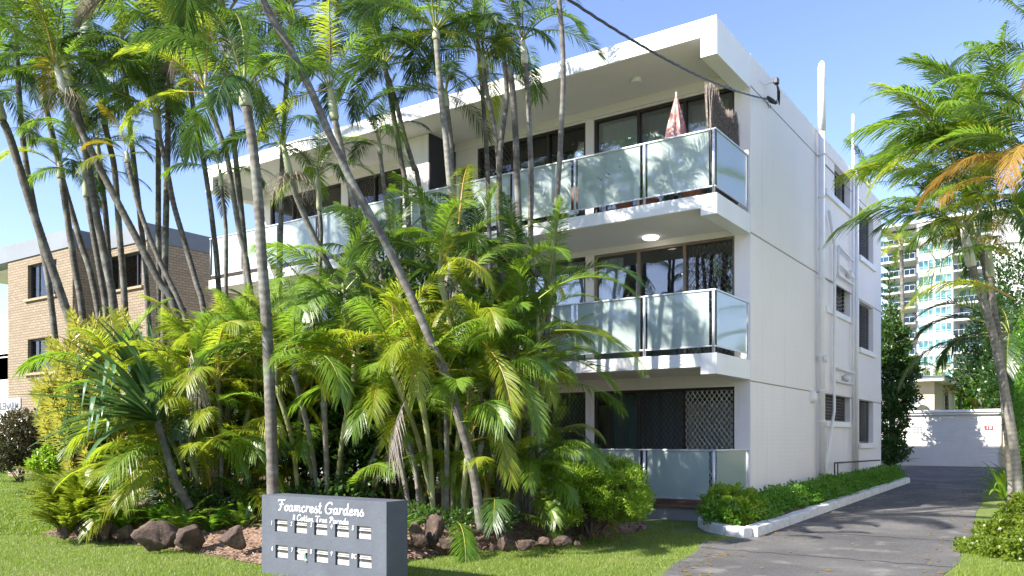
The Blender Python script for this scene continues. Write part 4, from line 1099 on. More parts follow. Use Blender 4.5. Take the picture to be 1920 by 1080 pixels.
def bush(name, label, cat, lobes, n, ll, lw, mat, seed, group=None, base=None, stemr=.02, **k):
    lobes = [tuple(l) for l in lobes]
    if base is None:
        c = np.mean([l[:2] for l in lobes], axis=0); base = (c[0], c[1], gz(c[1])+.02)
    t = thing(name, label, cat, base, group); q = random.Random(seed)
    leafcloud('foliage', lobes, n, ll, lw, L_[mat], seed, t, **k)
    obj('stem', stems(lobes, base, q, stemr), M['stem'], t)
    return t
def lobe(px, py, D, rx, rz, ry=None):
    p = P(px, py, D=D); return (p.x, p.y, p.z, rx, ry or rx, rz)

# ------------------------------------------------------------------ the tall palms (picture points from crown down to base)
Gc, Gd, Gl, Gy, Go = 'green', 'dark', 'lime', 'yellow', 'orange'
palm('leaning grey palm at the far left edge of the photo', [(4, 225), (20, 262), (55, 375), (88, 475), (132, 605), (150, 680)], 14, 14.5, 16, 8, .85, (Gc, Gd), 'trunk_d', seed=3)
palm('short dark trunked palm left of the twin, in front of the left brick window', [(115, 335), (125, 400), (140, 500), (156, 600)], 15, 15, 13, 9, .78, (Gc, Gl), 'trunk_d', .35, seed=5)
palm('slim palm with pale green shaft rising beside the short dark palm', [(163, 370), (175, 440), (190, 525), (200, 600)], 14.6, 14.6, 12, 7, .7, (Gc, Gd), 'trunk_d', .5, seed=8)
palm('thin dark palm whose crown is hidden in the top left canopy', [(197, 235), (206, 275), (215, 320), (225, 450), (234, 570)], 15, 15, 12, 9, .95, (Gd, Gc), 'trunk_d', .8, seed=11)
palm('strongly leaning palm with white crownshaft at the top left', [(123, 180), (150, 240), (180, 300), (200, 340), (258, 450), (300, 530), (335, 600)], 13, 13.4, 14, 10, 1.0, (Gc, Gl, Gc, Gc, Gy), 'trunk_d', .62, 'shaft_w', seed=13, twigs=50)
palm('leaning palm crossing just behind the white crownshaft palm', [(133, 170), (150, 230), (162, 290), (175, 370), (196, 480), (217, 600)], 13.6, 13.8, 15, 9, 1.0, (Gd, Gc), 'trunk_d', .7, seed=17)
palm('palm with dense dark crown high at the left', [(87, 205), (100, 260), (118, 340), (150, 450), (180, 560)], 16, 16, 12, 10, .95, (Gd,), 'trunk_d', .6, seed=19, dry=2)
palm('thin ringed palm trunk close behind the pair in front of the brick recess', [(188, 325), (198, 400), (205, 500), (210, 590)], 15.5, 15.5, 11, 8, .9, (Gd, Gc), 'trunk_d', .7, seed=23)
palm('palm curving right in front of the brick block side wall', [(296, 245), (302, 270), (310, 300), (325, 380), (345, 450), (368, 530), (385, 600)], 14, 14, 11, 9, .95, (Gc, Gd), 'trunk', .45, seed=29)
palm('straight upright palm, right one of the dark vertical pair', [(315, 190), (315, 260), (313, 330), (310, 480), (308, 580)], 14.5, 14.5, 12, 10, 1.05, (Gd, Gc), 'trunk_d', .6, seed=31)
palm('straight upright palm, left one of the dark vertical pair', [(297, 260), (297, 330), (297, 450), (298, 580)], 15, 15, 11, 8, .9, (Gd, Gc), 'trunk_d', .6, seed=37)
palm('slim palm with small yellow green crown leaning right below the canopy', [(240, 305), (255, 370), (275, 430), (300, 490), (338, 570), (352, 620)], 13.2, 13.4, 10, 8, .52, (Gl, Gy, Gc), 'trunk', .2, seed=41)
palm('slim palm leaning right just left of the roof corner', [(395, 205), (408, 240), (425, 290), (435, 350), (450, 440), (467, 525)], 12.6, 12.8, 11, 9, .95, (Gc, Gl), 'trunk', .4, seed=43)
palm('thin short palm in front of the left end of the top balcony', [(415, 350), (421, 400), (424, 440), (424, 530), (424, 600)], 13, 13, 8, 7, .70, (Gd, Gc), 'trunk_d', .3, seed=47)
palm('thick lichen spotted palm trunk standing nearest to the left balcony end', [(462, 200), (474, 270), (485, 380), (490, 470), (497, 560), (503, 660), (508, 780), (512, 925)], 11.3, 11.5, 20.5, 8, .9, (Gc, Gd, Gd), 'trunk', .3, seed=53, near=1)
palm('palm with pale green crownshaft leaning right over the left balcony', [(545, 335), (556, 370), (575, 415), (602, 470), (622, 510), (650, 560)], 12.2, 12.6, 12, 8, .85, (Gc, Gd), 'trunk_g', .62, 'shaft', seed=59, twigs=90)
palm('straight thin palm with smooth pale shaft in front of the left balcony', [(599, 395), (602, 430), (601, 480), (598, 560), (594, 640)], 12.8, 12.8, 9, 8, .72, (Gd, Gc), 'trunk_d', .72, 'shaft', seed=61)
palm('long pale palm trunk leaning across the middle from the top edge to the bed', [(470, -60), (500, 15), (540, 85), (582, 168), (625, 268), (665, 352), (710, 432), (755, 522), (800, 622), (842, 722), (872, 825), (890, 900)], 10.6, 11.0, 15.5, 9, 1.1, (Gc, Gd), 'trunk', .8, seed=67, step=.045, near=1)
palm('palm with orange stalked crown behind the long leaning trunk', [(628, 225), (638, 270), (652, 335), (672, 410), (700, 485), (725, 550)], 12, 12.3, 14, 8, .9, (Gc, Gl), 'trunk_g', .62, 'shaft', seed=71)
palm('slender palm leaning right in front of the white stair wall', [(722, 130), (742, 190), (758, 255), (776, 315), (790, 380)], 12.6, 13, 10, 8, .85, (Gd, Gc), 'trunk', .15, seed=73)
palm('small palm with smooth pale trunk left of the stair wall', [(713, 290), (718, 335), (725, 395), (731, 450)], 13.2, 13.2, 9, 8, .68, (Gd, Gc), 'trunk_g', .3, 'shaft', seed=79)
palm('speckled palm trunk curving down the middle of the facade', [(818, 75), (827, 180), (836, 260), (843, 340), (853, 430), (868, 500), (890, 590), (906, 690), (915, 780)], 11.4, 11.2, 13, 10, .95, (Gc, Gd), 'trunk_g', .25, seed=83)
palm('second trunk hugging the speckled middle palm', [(838, 200), (845, 260), (848, 330), (850, 420), (856, 520)], 12.2, 12.2, 10, 6, .8, (Gd, Gc), 'trunk', .3, seed=85)
palm('palm trunk behind the two cut trunks', [(907, 130), (912, 170), (922, 215), (931, 270), (936, 330), (940, 420), (944, 520)], 12, 12, 10, 8, .85, (Gc, Gl), 'trunk', .35, seed=89)
palm('cut off bent palm trunk without a crown, left of the two', [(946, 118), (950, 180), (943, 240), (937, 300), (935, 400), (938, 500)], 11.6, 11.6, 11, 0, mat='trunk_d', seed=91, stub=True)
palm('cut off straight grey palm trunk without a crown', [(956, 125), (962, 180), (967, 260), (969, 330), (973, 420), (975, 540), (965, 690)], 11.4, 11.4, 13, 0, mat='trunk_d', seed=93, stub=True)
palm('palm with white crownshaft against the sky left of the roof edge', [(984, 120), (989, 160), (993, 250), (996, 340), (995, 440), (1000, 560), (998, 660)], 11.6, 11.6, 11, 8, .85, (Gc, Gl, Gd), 'trunk', .5, 'shaft_w', seed=97)
palm('thin pale palm trunk furthest right, crossing the corner balconies', [(1045, -70), (1049, 10), (1054, 70), (1056, 150), (1052, 240), (1048, 320), (1042, 400), (1037, 480), (1031, 560), (1021, 665), (1011, 755), (998, 840)], 12.2, 12.4, 10.5, 5, .7, (Gc, Gd), 'trunk', .9, 'shaft_w', seed=101, near=1)
palm('tall palm crown filling the upper left canopy behind the twigs', [(355, 120), (362, 200), (385, 320), (400, 430), (410, 540)], 14.2, 14.2, 10, 11, 1.1, (Gc, Gl, Gd), 'trunk_d', .4, seed=103, dry=1)
palm('palm with grey dried fronds at the top between the leaning trunks', [(420, 60), (424, 140), (440, 280), (455, 420), (462, 540)], 13, 13, 11, 10, 1.15, (Gd, Gc, 'dry'), 'trunk_d', .3, seed=107, dry=3)
palm('palm with crown cut by the top edge above the middle balcony', [(700, 10), (716, 90), (735, 200), (752, 300), (765, 400)], 12.8, 12.8, 10, 10, .95, (Gc, Gl), 'trunk_d', .3, seed=109)
palm('palm with crown at the top edge left of the white crownshaft palm', [(892, 20), (897, 90), (905, 180), (912, 280), (916, 380)], 12.6, 12.6, 9, 9, .9, (Gc, Gd), 'trunk_d', .3, seed=113)
palm('palm with crown at the top edge above the thick trunk', [(545, 30), (540, 120), (532, 240), (528, 360)], 14, 14, 10, 10, .95, (Gd, Gc), 'trunk_d', .3, seed=127)
palm('palm at the top left corner with gold stalked crown', [(30, 60), (34, 150), (45, 280), (70, 420), (95, 560)], 15, 15, 11, 11, 1.1, (Gc, Gl, Gc, Gd), 'trunk_d', .4, seed=131)
palm('palm with crown at the top edge between the left pair and the leaning trunk', [(225, 20), (232, 120), (246, 260), (262, 400), (275, 540)], 16, 16, 10, 11, 1.15, (Gd, Gc), 'trunk_d', .4, seed=137)

# right hand palms beside the driveway
gR = 'palms right of the driveway'
palm('front leaning palm right of the driveway with pale crownshaft', [(1822, 500), (1842, 560), (1860, 620), (1878, 700), (1894, 790), (1905, 870), (1911, 950)], 17, 17, 16, 11, 1.12, (Gc, Gd, Gl), 'trunk_g', .95, 'shaft_w', seed=141, group=gR, down=False)
palm('thinner palm crossing behind the front leaning palm at the driveway', [(1857, 520), (1864, 580), (1878, 665), (1882, 745), (1893, 850), (1898, 950)], 17.6, 17.8, 13, 8, .95, (Gc, Gy, Gd), 'trunk', .8, 'shaft', seed=143, group=gR, down=False)
palm('near palm at the right edge with orange frond and its trunk outside the frame', [(1965, 350), (1975, 500), (1990, 700), (2000, 900)], 13.5, 13.5, 16, 13, 1.25, (Gc, Gd, Gc, Go, Gl), 'trunk_g', .6, seed=149, group=gR, classes=('up', 'high', 'mid', 'mid', 'low', 'low'))
t = palm('taller palm at the right edge with its crown against the sky', [(1990, 180), (1995, 330), (2010, 600), (2020, 900)], 14.5, 14.5, 16, 12, 1.2, (Gc, Gd), 'trunk_g', .6, seed=151, group=gR)
palm('palm with drooping crown left of the front leaning palm', [(1832, 430), (1856, 560), (1876, 680), (1893, 790), (1903, 890)], 18.5, 18.5, 9, 11, 1.15, (Gc, Gd, Gc, Gl), 'trunk', .3, seed=157, group=gR, classes=('high', 'mid', 'mid', 'low', 'low'))
palm('large dark green palm behind the leaning pair', [(1895, 640), (1905, 760), (1910, 860)], 26, 26, 22, 13, 2.0, (Gd,), 'trunk_d', .2, seed=163, group=gR, classes=('high', 'mid', 'mid', 'low', 'low'))
def hero(root, px, py, D, imaz, cl, col, sc, seed, tilt=0):
    add_frond(root, P(px, py, D=D), IMG0+R(imaz), cl, col, sc, random.Random(seed), tilt=tilt)
hero(t, 1905, 330, 14, 200, 'mid', 'orange', .85, 5); hero(t, 1880, 335, 14.3, 190, 'low', 'orange', .85, 6); hero(t, 1925, 230, 14, 175, 'high', 'green', 1.1, 7)
hero(t, 1930, 300, 14.5, 185, 'mid', 'green', 1.25, 8)
for i, (hx, hy, ha, hc, hcol, hs) in enumerate(((1860, 330, 170, 'high', 'green', 1.2), (1850, 350, 200, 'mid', 'dark', 1.2), (1840, 360, 230, 'high', 'green', 1.1), (1820, 330, 150, 'up', 'green', 1.0), (1800, 330, 185, 'up', 'lime', 1.0), (1870, 400, 215, 'mid', 'green', 1.1), (1880, 420, 250, 'low', 'dark', 1.1), (1790, 380, 160, 'high', 'lime', 1.0), (1830, 440, 180, 'mid', 'dark', 1.2), (1900, 300, 160, 'high', 'dark', 1.2), (1830, 400, 260, 'high', 'orange', .9), (1900, 480, 200, 'low', 'green', 1.1), (1900, 560, 190, 'mid', 'lime', 1.0), (1800, 300, 200, 'high', 'green', 1.1))): hero(t, hx, hy, 15.5+.3*(i%4), ha, hc, hcol, hs*1.45, 900+i)
for i in range(26):
    hq = random.Random(1300+i); hero(t, hq.uniform(1800, 1960), hq.uniform(200, 420), hq.uniform(14.5, 17.5), hq.uniform(120, 250), hq.choice(['up', 'high', 'high', 'mid', 'low']), hq.choice(['green', 'green', 'dark', 'lime']), hq.uniform(1.1, 1.6), 1400+i)
hero(t, 1800, 400, 16.5, 175, 'high', 'green', 1.5, 9); hero(t, 1790, 420, 16.5, 195, 'mid', 'green', 1.5, 10)

# ------------------------------------------------------------------ golden cane clumps
def clump(label, px, py, D, ncane, h0, h1, spread, nf, sc, cols, seed, matc='cane', low=28, classes=('up', 'high', 'high', 'mid', 'low')):
    q = random.Random(seed); b0 = P(px, py, D=D); b0.z = BH
    t = thing('cane_palm_clump', label, 'palm clump', b0, 'golden cane palm clumps in the garden bed'); cnt = 0
    for i in range(ncane):
        a = i*2.4+q.uniform(-.4, .4); rb = spread*.35*math.sqrt((i+.5)/ncane); h = q.uniform(h0, h1)
        b = b0+Vector((math.cos(a)*rb, math.sin(a)*rb, -.1)); out = spread*q.uniform(.35, .8)
        top = b+Vector((math.cos(a)*out*h*.3, math.sin(a)*out*h*.3, h))
        mid = b.lerp(top, .55)-Vector((math.cos(a), math.sin(a), 0))*.05*h
        m, rg, o_ = ring_trunk([b, mid, top], .040, .032, .09, 2, seed+i, 7)
        m.tube([top-Vector((0, 0, .02)), top+Vector((0, 0, .18)), top+Vector((0, 0, .40))], [.036, .042, .014], 7); rg = np.concatenate([rg, np.zeros(21, np.float32)])
        c = obj('cane', m, M[matc if q.random() < .7 else 'trunk_g'], t, smooth=True)
        at = c.data.attributes.new('ring', 'FLOAT', 'POINT'); at.data.foreach_set('value', rg)
        aa = a
        for k_ in range(nf):
            aa += 2.4+q.uniform(-.4, .4)
            cl = classes[min(len(classes)-1, int(k_/nf*len(classes)))]
            add_frond(t, top+Vector((0, 0, .22)), aa, cl, q.choice(cols), sc*q.uniform(.8, 1.15), q); cnt += 1
    for k_ in range(2):
        a = q.uniform(0, 6.28); add_frond(t, b0+Vector((math.cos(a)*.6*spread, math.sin(a)*.6*spread, q.uniform(.5, 1)*h1+.2)), a, 'dry', 'dry', sc*q.uniform(.55, .8), q, 'dry_frond', label='withered grey brown frond hanging in the clump')
    for k_ in range(low):
        a = q.uniform(0, 6.28); add_frond(t, b0+Vector((math.cos(a)*.45*spread, math.sin(a)*.45*spread, q.uniform(-.1, 1.1))), a, q.choice(['up', 'high', 'high', 'mid', 'mid', 'low']), q.choice(cols), sc*q.uniform(.75, 1.1), q)
    return t
T_c = clump('bright golden cane clump with orange stems behind the letterbox sign', 840, 935, 11.9, 14, .7, 2.3, 1.6, 6, .95, ('lime', 'green', 'lime', 'green'), 201, low=8)
clump('golden cane clump right of the thick lichen spotted trunk', 620, 930, 12.8, 10, .8, 2.2, 1.8, 6, .92, ('green', 'lime', 'green', 'dark'), 203)
clump('yellow green cane palm clump between pandanus and thick trunk', 425, 920, 13.4, 12, .7, 2.4, 1.9, 6, .95, ('lime', 'green', 'lime', 'green', 'lime'), 205)
clump('low yellow green cane palm clump just right of the pandanus', 350, 905, 13.3, 9, .6, 2.2, 1.4, 6, .95, ('lime', 'green', 'lime', 'green'), 207)
clump('tall dark green cane palm mass in the middle behind the leaning trunk', 780, 900, 13.6, 10, 2.6, 4.2, 1.3, 6, .95, ('green', 'dark', 'dark', 'green'), 209)
T_d = clump('tall cane palm clump before the middle right balconies', 925, 930, 12.4, 10, 1.8, 3.7, 1.0, 6, .88, ('green', 'dark', 'green', 'lime'), 211)
clump('green cane palm clump behind the thick trunk', 540, 900, 14.0, 9, 1.4, 2.5, 1.7, 6, .92, ('green', 'dark', 'lime'), 213)
T_e = clump('cane palm clump furthest right beside the bright round shrub', 985, 925, 12.5, 7, 1.4, 2.6, .8, 5, .78, ('green', 'green', 'lime'), 215, classes=('up', 'high', 'mid', 'low'))
clump('dark cane palm clump at the back below the left balcony', 660, 890, 15.0, 8, 1.8, 2.9, 1.6, 6, 1.0, ('dark', 'green'), 217)
hero(T_e, 905, 640, 11.2, 300, 'hang', 'lime', .8, 21); hero(T_e, 955, 690, 11.2, 310, 'hang', 'green', .7, 22); hero(T_e, 900, 600, 11.2, 285, 'low', 'lime', .65, 23)
hero(T_c, 905, 770, 10.9, 310, 'hang', 'lime', .7, 24)
hero(T_d, 860, 420, 11, 95, 'up', 'lime', .9, 26); hero(T_d, 880, 520, 11, 40, 'high', 'green', .9, 27); hero(T_d, 1010, 560, 11, 0, 'mid', 'green', .85, 28); hero(T_d, 1040, 620, 11, 0, 'low', 'green', .8, 29)

# ------------------------------------------------------------------ shrubs, ferns, strap leaves
FERNS = []
bush('understory_shrub', 'dark leafy shrub filling the gap behind the thick palm trunk', 'shrub', [lobe(560, 800, 14.5, 1.1, .9), lobe(500, 760, 15, 1.0, 1.1), lobe(640, 800, 14, 1.0, .8)], 9000, .13, .055, 'under', 301)
bush('understory_shrub', 'dark leafy shrub behind the pandanus at the bed centre left', 'shrub', [lobe(360, 800, 14.8, 1.2, 1.1), lobe(280, 790, 15.2, 1.2, 1.1), lobe(430, 780, 15, 1.0, 1.2)], 9000, .13, .055, 'under', 303)
bush('understory_shrub', 'dark shrub behind the golden cane clump and the sign', 'shrub', [lobe(730, 800, 13.5, 1.0, 1.0), lobe(820, 760, 14, .9, 1.2), lobe(900, 820, 13, .9, .7)], 9000, .12, .05, 'under', 305)
bush('understory_shrub', 'deep green shrub shading the ground floor balcony between cane clumps', 'shrub', [lobe(780, 600, 14.6, .9, 1.1), lobe(700, 640, 15, .9, 1.1), lobe(620, 700, 15.4, 1.0, 1.0)], 9000, .13, .055, 'under', 307)
bush('low_groundcover', 'low green undergrowth behind the big brown rocks', 'shrub', [lobe(320, 925, 12.6, .5, .18), lobe(380, 940, 12.4, .3, .12), lobe(450, 930, 12.6, .4, .26), lobe(560, 935, 12.4, .5, .16), lobe(650, 930, 12.2, .45, .24)], 1500, .10, .05, 'under', 309, stemr=.004)
for i, (px, py, sc_, lb) in enumerate(((345, 955, 1.0, 'dark fern behind the pale wedge rock'), (400, 945, .8, 'small green fern behind the root covered rock'), (455, 950, .9, 'dark fern just left of the thick trunk'), (575, 945, .9, 'dark fern behind the letterbox sign, left one'), (655, 945, .8, 'dark fern behind the letterbox sign, right one'))):
    FERNS.append((lb, px, py, 11.9, 26, sc_, 520+i, 'hedge' if i % 2 else 'lily'))
bush('low_groundcover', 'low leafy undergrowth at the foot of the golden cane stems', 'shrub', [lobe(780, 965, 11.2, .3, .14), lobe(860, 970, 11.2, .28, .12), lobe(930, 975, 11.2, .3, .12)], 1500, .07, .03, 'under', 311, stemr=.004)
rs = []; qs = random.Random(21)
for i in range(70):
    t_ = qs.random(); px = 1025+185*t_; cy = 912+16*t_
    ry_ = 58*math.sqrt(max(.12, 1-((px-1100)/120)**2)); py = cy+qs.uniform(-1, 1)*ry_
    rs.append(lobe(px, py, 11.9+qs.uniform(-.4, .5), qs.uniform(.14, .24), qs.uniform(.09, .16)))
bush('round_shrub', 'bright green rounded feathery shrub beside the ground floor balcony glass', 'shrub', rs, 42000, .05, .016, 'juniper', 313, n3=9, upb=.6, inner=.55, base=(P(1100, 980, D=12.2).x, P(1100, 980, D=12.2).y, .1), stemr=.012)
# side hedge along the wall
hl = []
rh = random.Random(8)
y = 12.9
while y < 26:
    hl.append((-4.72+rh.uniform(-.05, .06), y, gz(y)+.20+rh.uniform(0, .10), .42, .4, .17+rh.uniform(0, .09))); y += .42
bush('garden_hedge', 'low bright green hedge with tiny yellow flowers along the side wall', 'hedge', hl, 42000, .065, .038, 'hedge', 317, n3=8, inner=.75, base=(-4.8, 19, .2), stemr=.012)
bush('corner_shrub', 'bright green shrub on the kerb corner below the balcony post', 'shrub', [(-4.92, 13.3, .38, .32, .38, .36), (-4.62, 12.95, .32, .28, .3, .24), (-4.75, 13.6, .36, .36, .4, .3)], 9000, .06, .036, 'juniper', 319, n3=9, inner=.75)
g = random.Random(77); m = MB()
for i in range(130):
    l = g.choice(hl); a = g.uniform(-1.2, 1.5); e = g.uniform(.2, 1.4)
    p = Vector((l[0]+math.cos(a)*math.cos(e)*l[3]*1.1, l[1]+math.sin(a)*math.cos(e)*l[4], l[2]+math.sin(e)*l[5]*1.15))
    for k_ in range(5):
        b = k_*1.256; m.add([p, p+Vector((.012*math.cos(b-.4), .012*math.sin(b-.4), .006)), p+Vector((.02*math.cos(b), .02*math.sin(b), .008)), p+Vector((.012*math.cos(b+.4), .012*math.sin(b+.4), .006))], [(0, 1, 2, 3)])
tag(obj('hedge_flowers', m, L_['yellow']), 'scatter of tiny yellow flowers over the side hedge', 'flowers', kind='stuff')
# right side groundcover, hedge and lilies
def rl(px, py, D, rx, rz): return lobe(px, py, D, rx, rz)
bush('groundcover_shrub', 'yellow green small leaved groundcover at the lower right driveway edge', 'shrub', [rl(1850, 1025, 11.2, .32, .11), rl(1892, 1000, 11.4, .34, .22), rl(1935, 965, 11.6, .34, .3), rl(1880, 1035, 10.8, .42, .11), rl(1930, 1030, 10.4, .40, .2)], 24000, .05, .036, 'ground', 321, n3=9, inner=.7)
bush('background_hedge', 'tall green hedge behind the leaning palms at the right edge', 'hedge', [rl(1935, 800, 21, .6, 1.4), rl(1940, 700, 24, .9, 1.6), rl(1925, 860, 18, .35, .6)], 9000, .10, .055, 'hedge', 323)
def strap(name, label, cat, base, n, L, w, mat, seed, e0=(.7, 1.3), curl=1.3, fold=.0, az=None, group=None, kink=0):
    q = random.Random(seed); t = thing(name, label, cat, base, group); m = MB(); base = Vector(base)
    for i in range(n):
        a = q.uniform(0, 6.28) if az is None else az+q.uniform(-1.5, 1.5); e = q.uniform(*e0); l = L*q.uniform(.6, 1.1); N = 9
        cu = curl*q.uniform(.6, 1.3); kp_ = q.uniform(.55, .8) if q.random() < kink else 2
        p = base+Vector((math.cos(a), math.sin(a), 0))*.05; vs = []; sd = Vector((-math.sin(a), math.cos(a), 0))
        for j in range(N+1):
            s = j/N; ee = e-cu*s*s
            if s > kp_: ee = -1.35
            ww = w*(.55+1.2*s if s < .35 else (1-((s-.35)/.65)**1.8*.95))*.5
            nv = Vector((-math.sin(ee)*math.cos(a), -math.sin(ee)*math.sin(a), math.cos(ee)))
            vs += [p-sd*ww+nv*ww*.45, p, p+sd*ww+nv*ww*.45]
            p = p+Vector((math.cos(ee)*math.cos(a), math.cos(ee)*math.sin(a), math.sin(ee)))*(l/N)
        m.add(vs, [f for j in range(N) for f in ((3*j, 3*j+1, 3*j+4, 3*j+3), (3*j+1, 3*j+2, 3*j+5, 3*j+4))])
    obj('foliage', m, L_[mat], t, smooth=True); return t
b = P(295, 790, D=12.2); 
pd = strap('pandanus', 'big dark blue green strap leaved pandanus with folded leaf tips', 'pandanus', b, 85, 1.85, .125, 'pandan', 401, (-.15, 1.45), .7, az=IMG0+PI, kink=.55)
q = random.Random(4); m = MB().tube([(b.x+.5, b.y+.2, BH), (b.x+.3, b.y+.1, b.z*.5), tuple(b)], [.07, .06, .05], 9); obj('stem', m, M['trunk'], pd, smooth=True)
strap('strap_lily', 'light green strap leaved lily leaning over the driveway edge', 'lily', G(1872, 940)+Vector((.12, 0, .05)), 26, 1.05, .065, 'lily', 403, (.2, 1.3), 1.4)
strap('strap_lily', 'second strap leaved lily behind the driveway one, at the palm foot', 'lily', G(1888, 915)+Vector((.1, 0, .1)), 24, 1.1, .065, 'lily', 405, (.2, 1.3), 1.4)
strap('strap_lily', 'strap leaved lily clump furthest up the driveway side', 'lily', G(1905, 895)+Vector((.2, 0, .2)), 16, 1.1, .07, 'lily', 407, (.3, 1.3), 1.4)
strap('bromeliad', 'small bright green strap plant in the mulch among the rocks', 'plant', P(985, 1000, Z=.12), 14, .22, .035, 'lily', 409, (.1, 1.2), 1.3)
strap('yucca', 'spiky narrow leaved plant at the rear corner of the side wall', 'yucca', G(1668, 878)+Vector((0, 0, .1)), 40, 1.3, .06, 'pandan', 411, (.3, 1.45), .8)
# song of india: rosettes on a branching shrub
def song():
    q = random.Random(12); c0 = P(170, 880, D=14.4); c0.z = .1
    t = thing('variegated_dracaena', 'tall yellow and cream leaved dracaena shrub behind the pandanus', 'shrub', c0, None)
    tips = []; m = MB()
    for i in range(330):
        while True:
            px, py = q.uniform(62, 300), q.uniform(585, 900)
            e = ((px-190)/125)**2+((py-735)/155)**2
            if e < 1.0+.15*math.sin(px*.2): break
        tips.append(P(px, py, D=14.4+q.uniform(-.9, .8)*math.sqrt(max(.05, 1.05-e))))
    leaf = []
    for p in tips:
        if p.z < .2: continue
        d = (p-Vector((c0.x, c0.y, p.z-.6))); d = (d.normalized()*.8+Vector((q.uniform(-.4, .4), q.uniform(-.4, .4), .25))).normalized()
        m.tube([Vector((c0.x, c0.y, max(.1, p.z*.35))).lerp(p, .3), p-d*.2, p], [.012, .010, .008], 4, cap=False)
        u = d.orthogonal().normalized(); w = d.cross(u)
        for k_ in range(34):
            a = k_*2.4; s = k_/34; b = p-d*(.30*(1-s)); out = (u*math.cos(a)+w*math.sin(a))
            ax = (out*(1.1-.75*s)+d*(.25+.9*s)+Vector((0, 0, -.12))).normalized(); sd = ax.cross(d)
            if sd.length < .05: sd = u
            sd.normalize(); l = .20*q.uniform(.8, 1.15)
            leaf += [b, b+ax*l*.45+sd*.021, b+ax*l+Vector((0, 0, -.02)), b+ax*l*.45-sd*.021]
    V = np.array([tuple(v) for v in leaf]); me = npmesh('foliage', V, np.arange(len(V)).reshape(-1, 4)); obj('foliage', me, L_['song'], t)
    obj('branches', m, M['stem'], t)
song()
def fern(label, px, py, D, n, sc, seed, col='fern'):
    q = random.Random(seed); b = P(px, py, D=D); b.z = max(.05, gz(b.y)+.12)
    t = thing('sword_fern', label, 'fern', b, 'sword ferns at the left end of the bed')
    a = 0
    for i in range(n):
        a += 2.4+q.uniform(-.5, .5); o = add_frond(t, b+Vector((math.cos(a), math.sin(a), 0))*.04*q.random(), a, 'fern', col, sc*q.uniform(.7, 1.15), q)
fern('lime sword fern spilling over the lawn at the bed tip', 125, 985, 12.0, 80, .95, 501)
fern('bright lime fern mound left of the first rock', 155, 950, 12.6, 110, 1.45, 503)
fern('tallest lime fern in front of the yellow dracaena', 140, 905, 13.2, 110, 1.7, 505)
fern('fern between the dracaena and the upright rock', 235, 935, 12.2, 45, 1.0, 507, 'lily')
fern('small shaded fern under the pandanus', 290, 930, 12.2, 30, .9, 509, 'hedge')
fern('dark fern at the foot of the golden cane stems', 735, 930, 10.6, 24, .8, 511, 'hedge')
for fa in FERNS: fern(*fa)
bush('photinia_shrub', 'bronze leaved dark shrub in front of the brick wall at the far left', 'shrub', [lobe(25, 830, 28.5, .95, .85), lobe(70, 835, 28.5, .75, .75), lobe(50, 800, 28.8, .9, .6), lobe(5, 860, 28, .6, .45)], 9000, .13, .06, 'photinia', 521)
bush('leafy_shrub', 'fresh green leafy shrub between the bronze shrub and the ferns', 'shrub', [lobe(88, 872, 24, .5, .35), lobe(108, 862, 24, .4, .4), lobe(100, 845, 24, .25, .3)], 3500, .12, .07, 'juniper', 523)
# white flowers and marigolds
m = MB(); q = random.Random(6)
for i in range(60):
    p = P(q.uniform(247, 302), q.uniform(918, 945), D=11.9+q.uniform(-.2, .2))
    for k_ in range(5): b = k_*1.256; m.add([p, p+Vector((.018*math.cos(b-.5), .018*math.sin(b-.5), .012)), p+Vector((.03*math.cos(b), .03*math.sin(b), .008)), p+Vector((.018*math.cos(b+.5), .018*math.sin(b+.5), .012))], [(0, 1, 2, 3)])
tag(obj('white_flowers', m, M['wflower']), 'clusters of small white flowers under the pandanus', 'flowers', kind='stuff')
for i, (px, py, lb) in enumerate(((1089, 1006, 'leftmost'), (1098, 995, 'second from the left, raised'), (1113, 1004, 'third from the left'), (1135, 1000, 'lone middle'), (1145, 989, 'fourth from the right, high'), (1152, 983, 'topmost'), (1156, 996, 'rightmost'))):
    g_ = P(px, py+14, Z=.02); h = P(px, py, D=(g_-Vector((0, 0, EZ))).dot(Vector((-s_, c_, 0))))
    t = thing('marigold', f'{lb} orange marigold flower in front of the round shrub', 'flower', g_, 'orange marigolds at the bed edge')
    obj('stem', MB().tube([g_, h], .004, 5), M['rachis'], t)
    m = MB(); qq = random.Random(i)
    for k_ in range(34):
        a = qq.uniform(0, 6.28); e = qq.uniform(.0, 1.5); d = Vector((math.cos(a)*math.cos(e), math.sin(a)*math.cos(e), math.sin(e)*.7)); s2 = Vector((-math.sin(a), math.cos(a), 0))*.009
        m.add([h, h+d*.022+s2, h+d*.034, h+d*.022-s2], [(0, 1, 2, 3)])
    obj('petals', m, M['mari'], t)
    leafcloud('foliage', [(g_.x, g_.y, g_.z+.05, .07, .07, .06)], 90, .04, .012, L_['hedge'], 600+i, t)

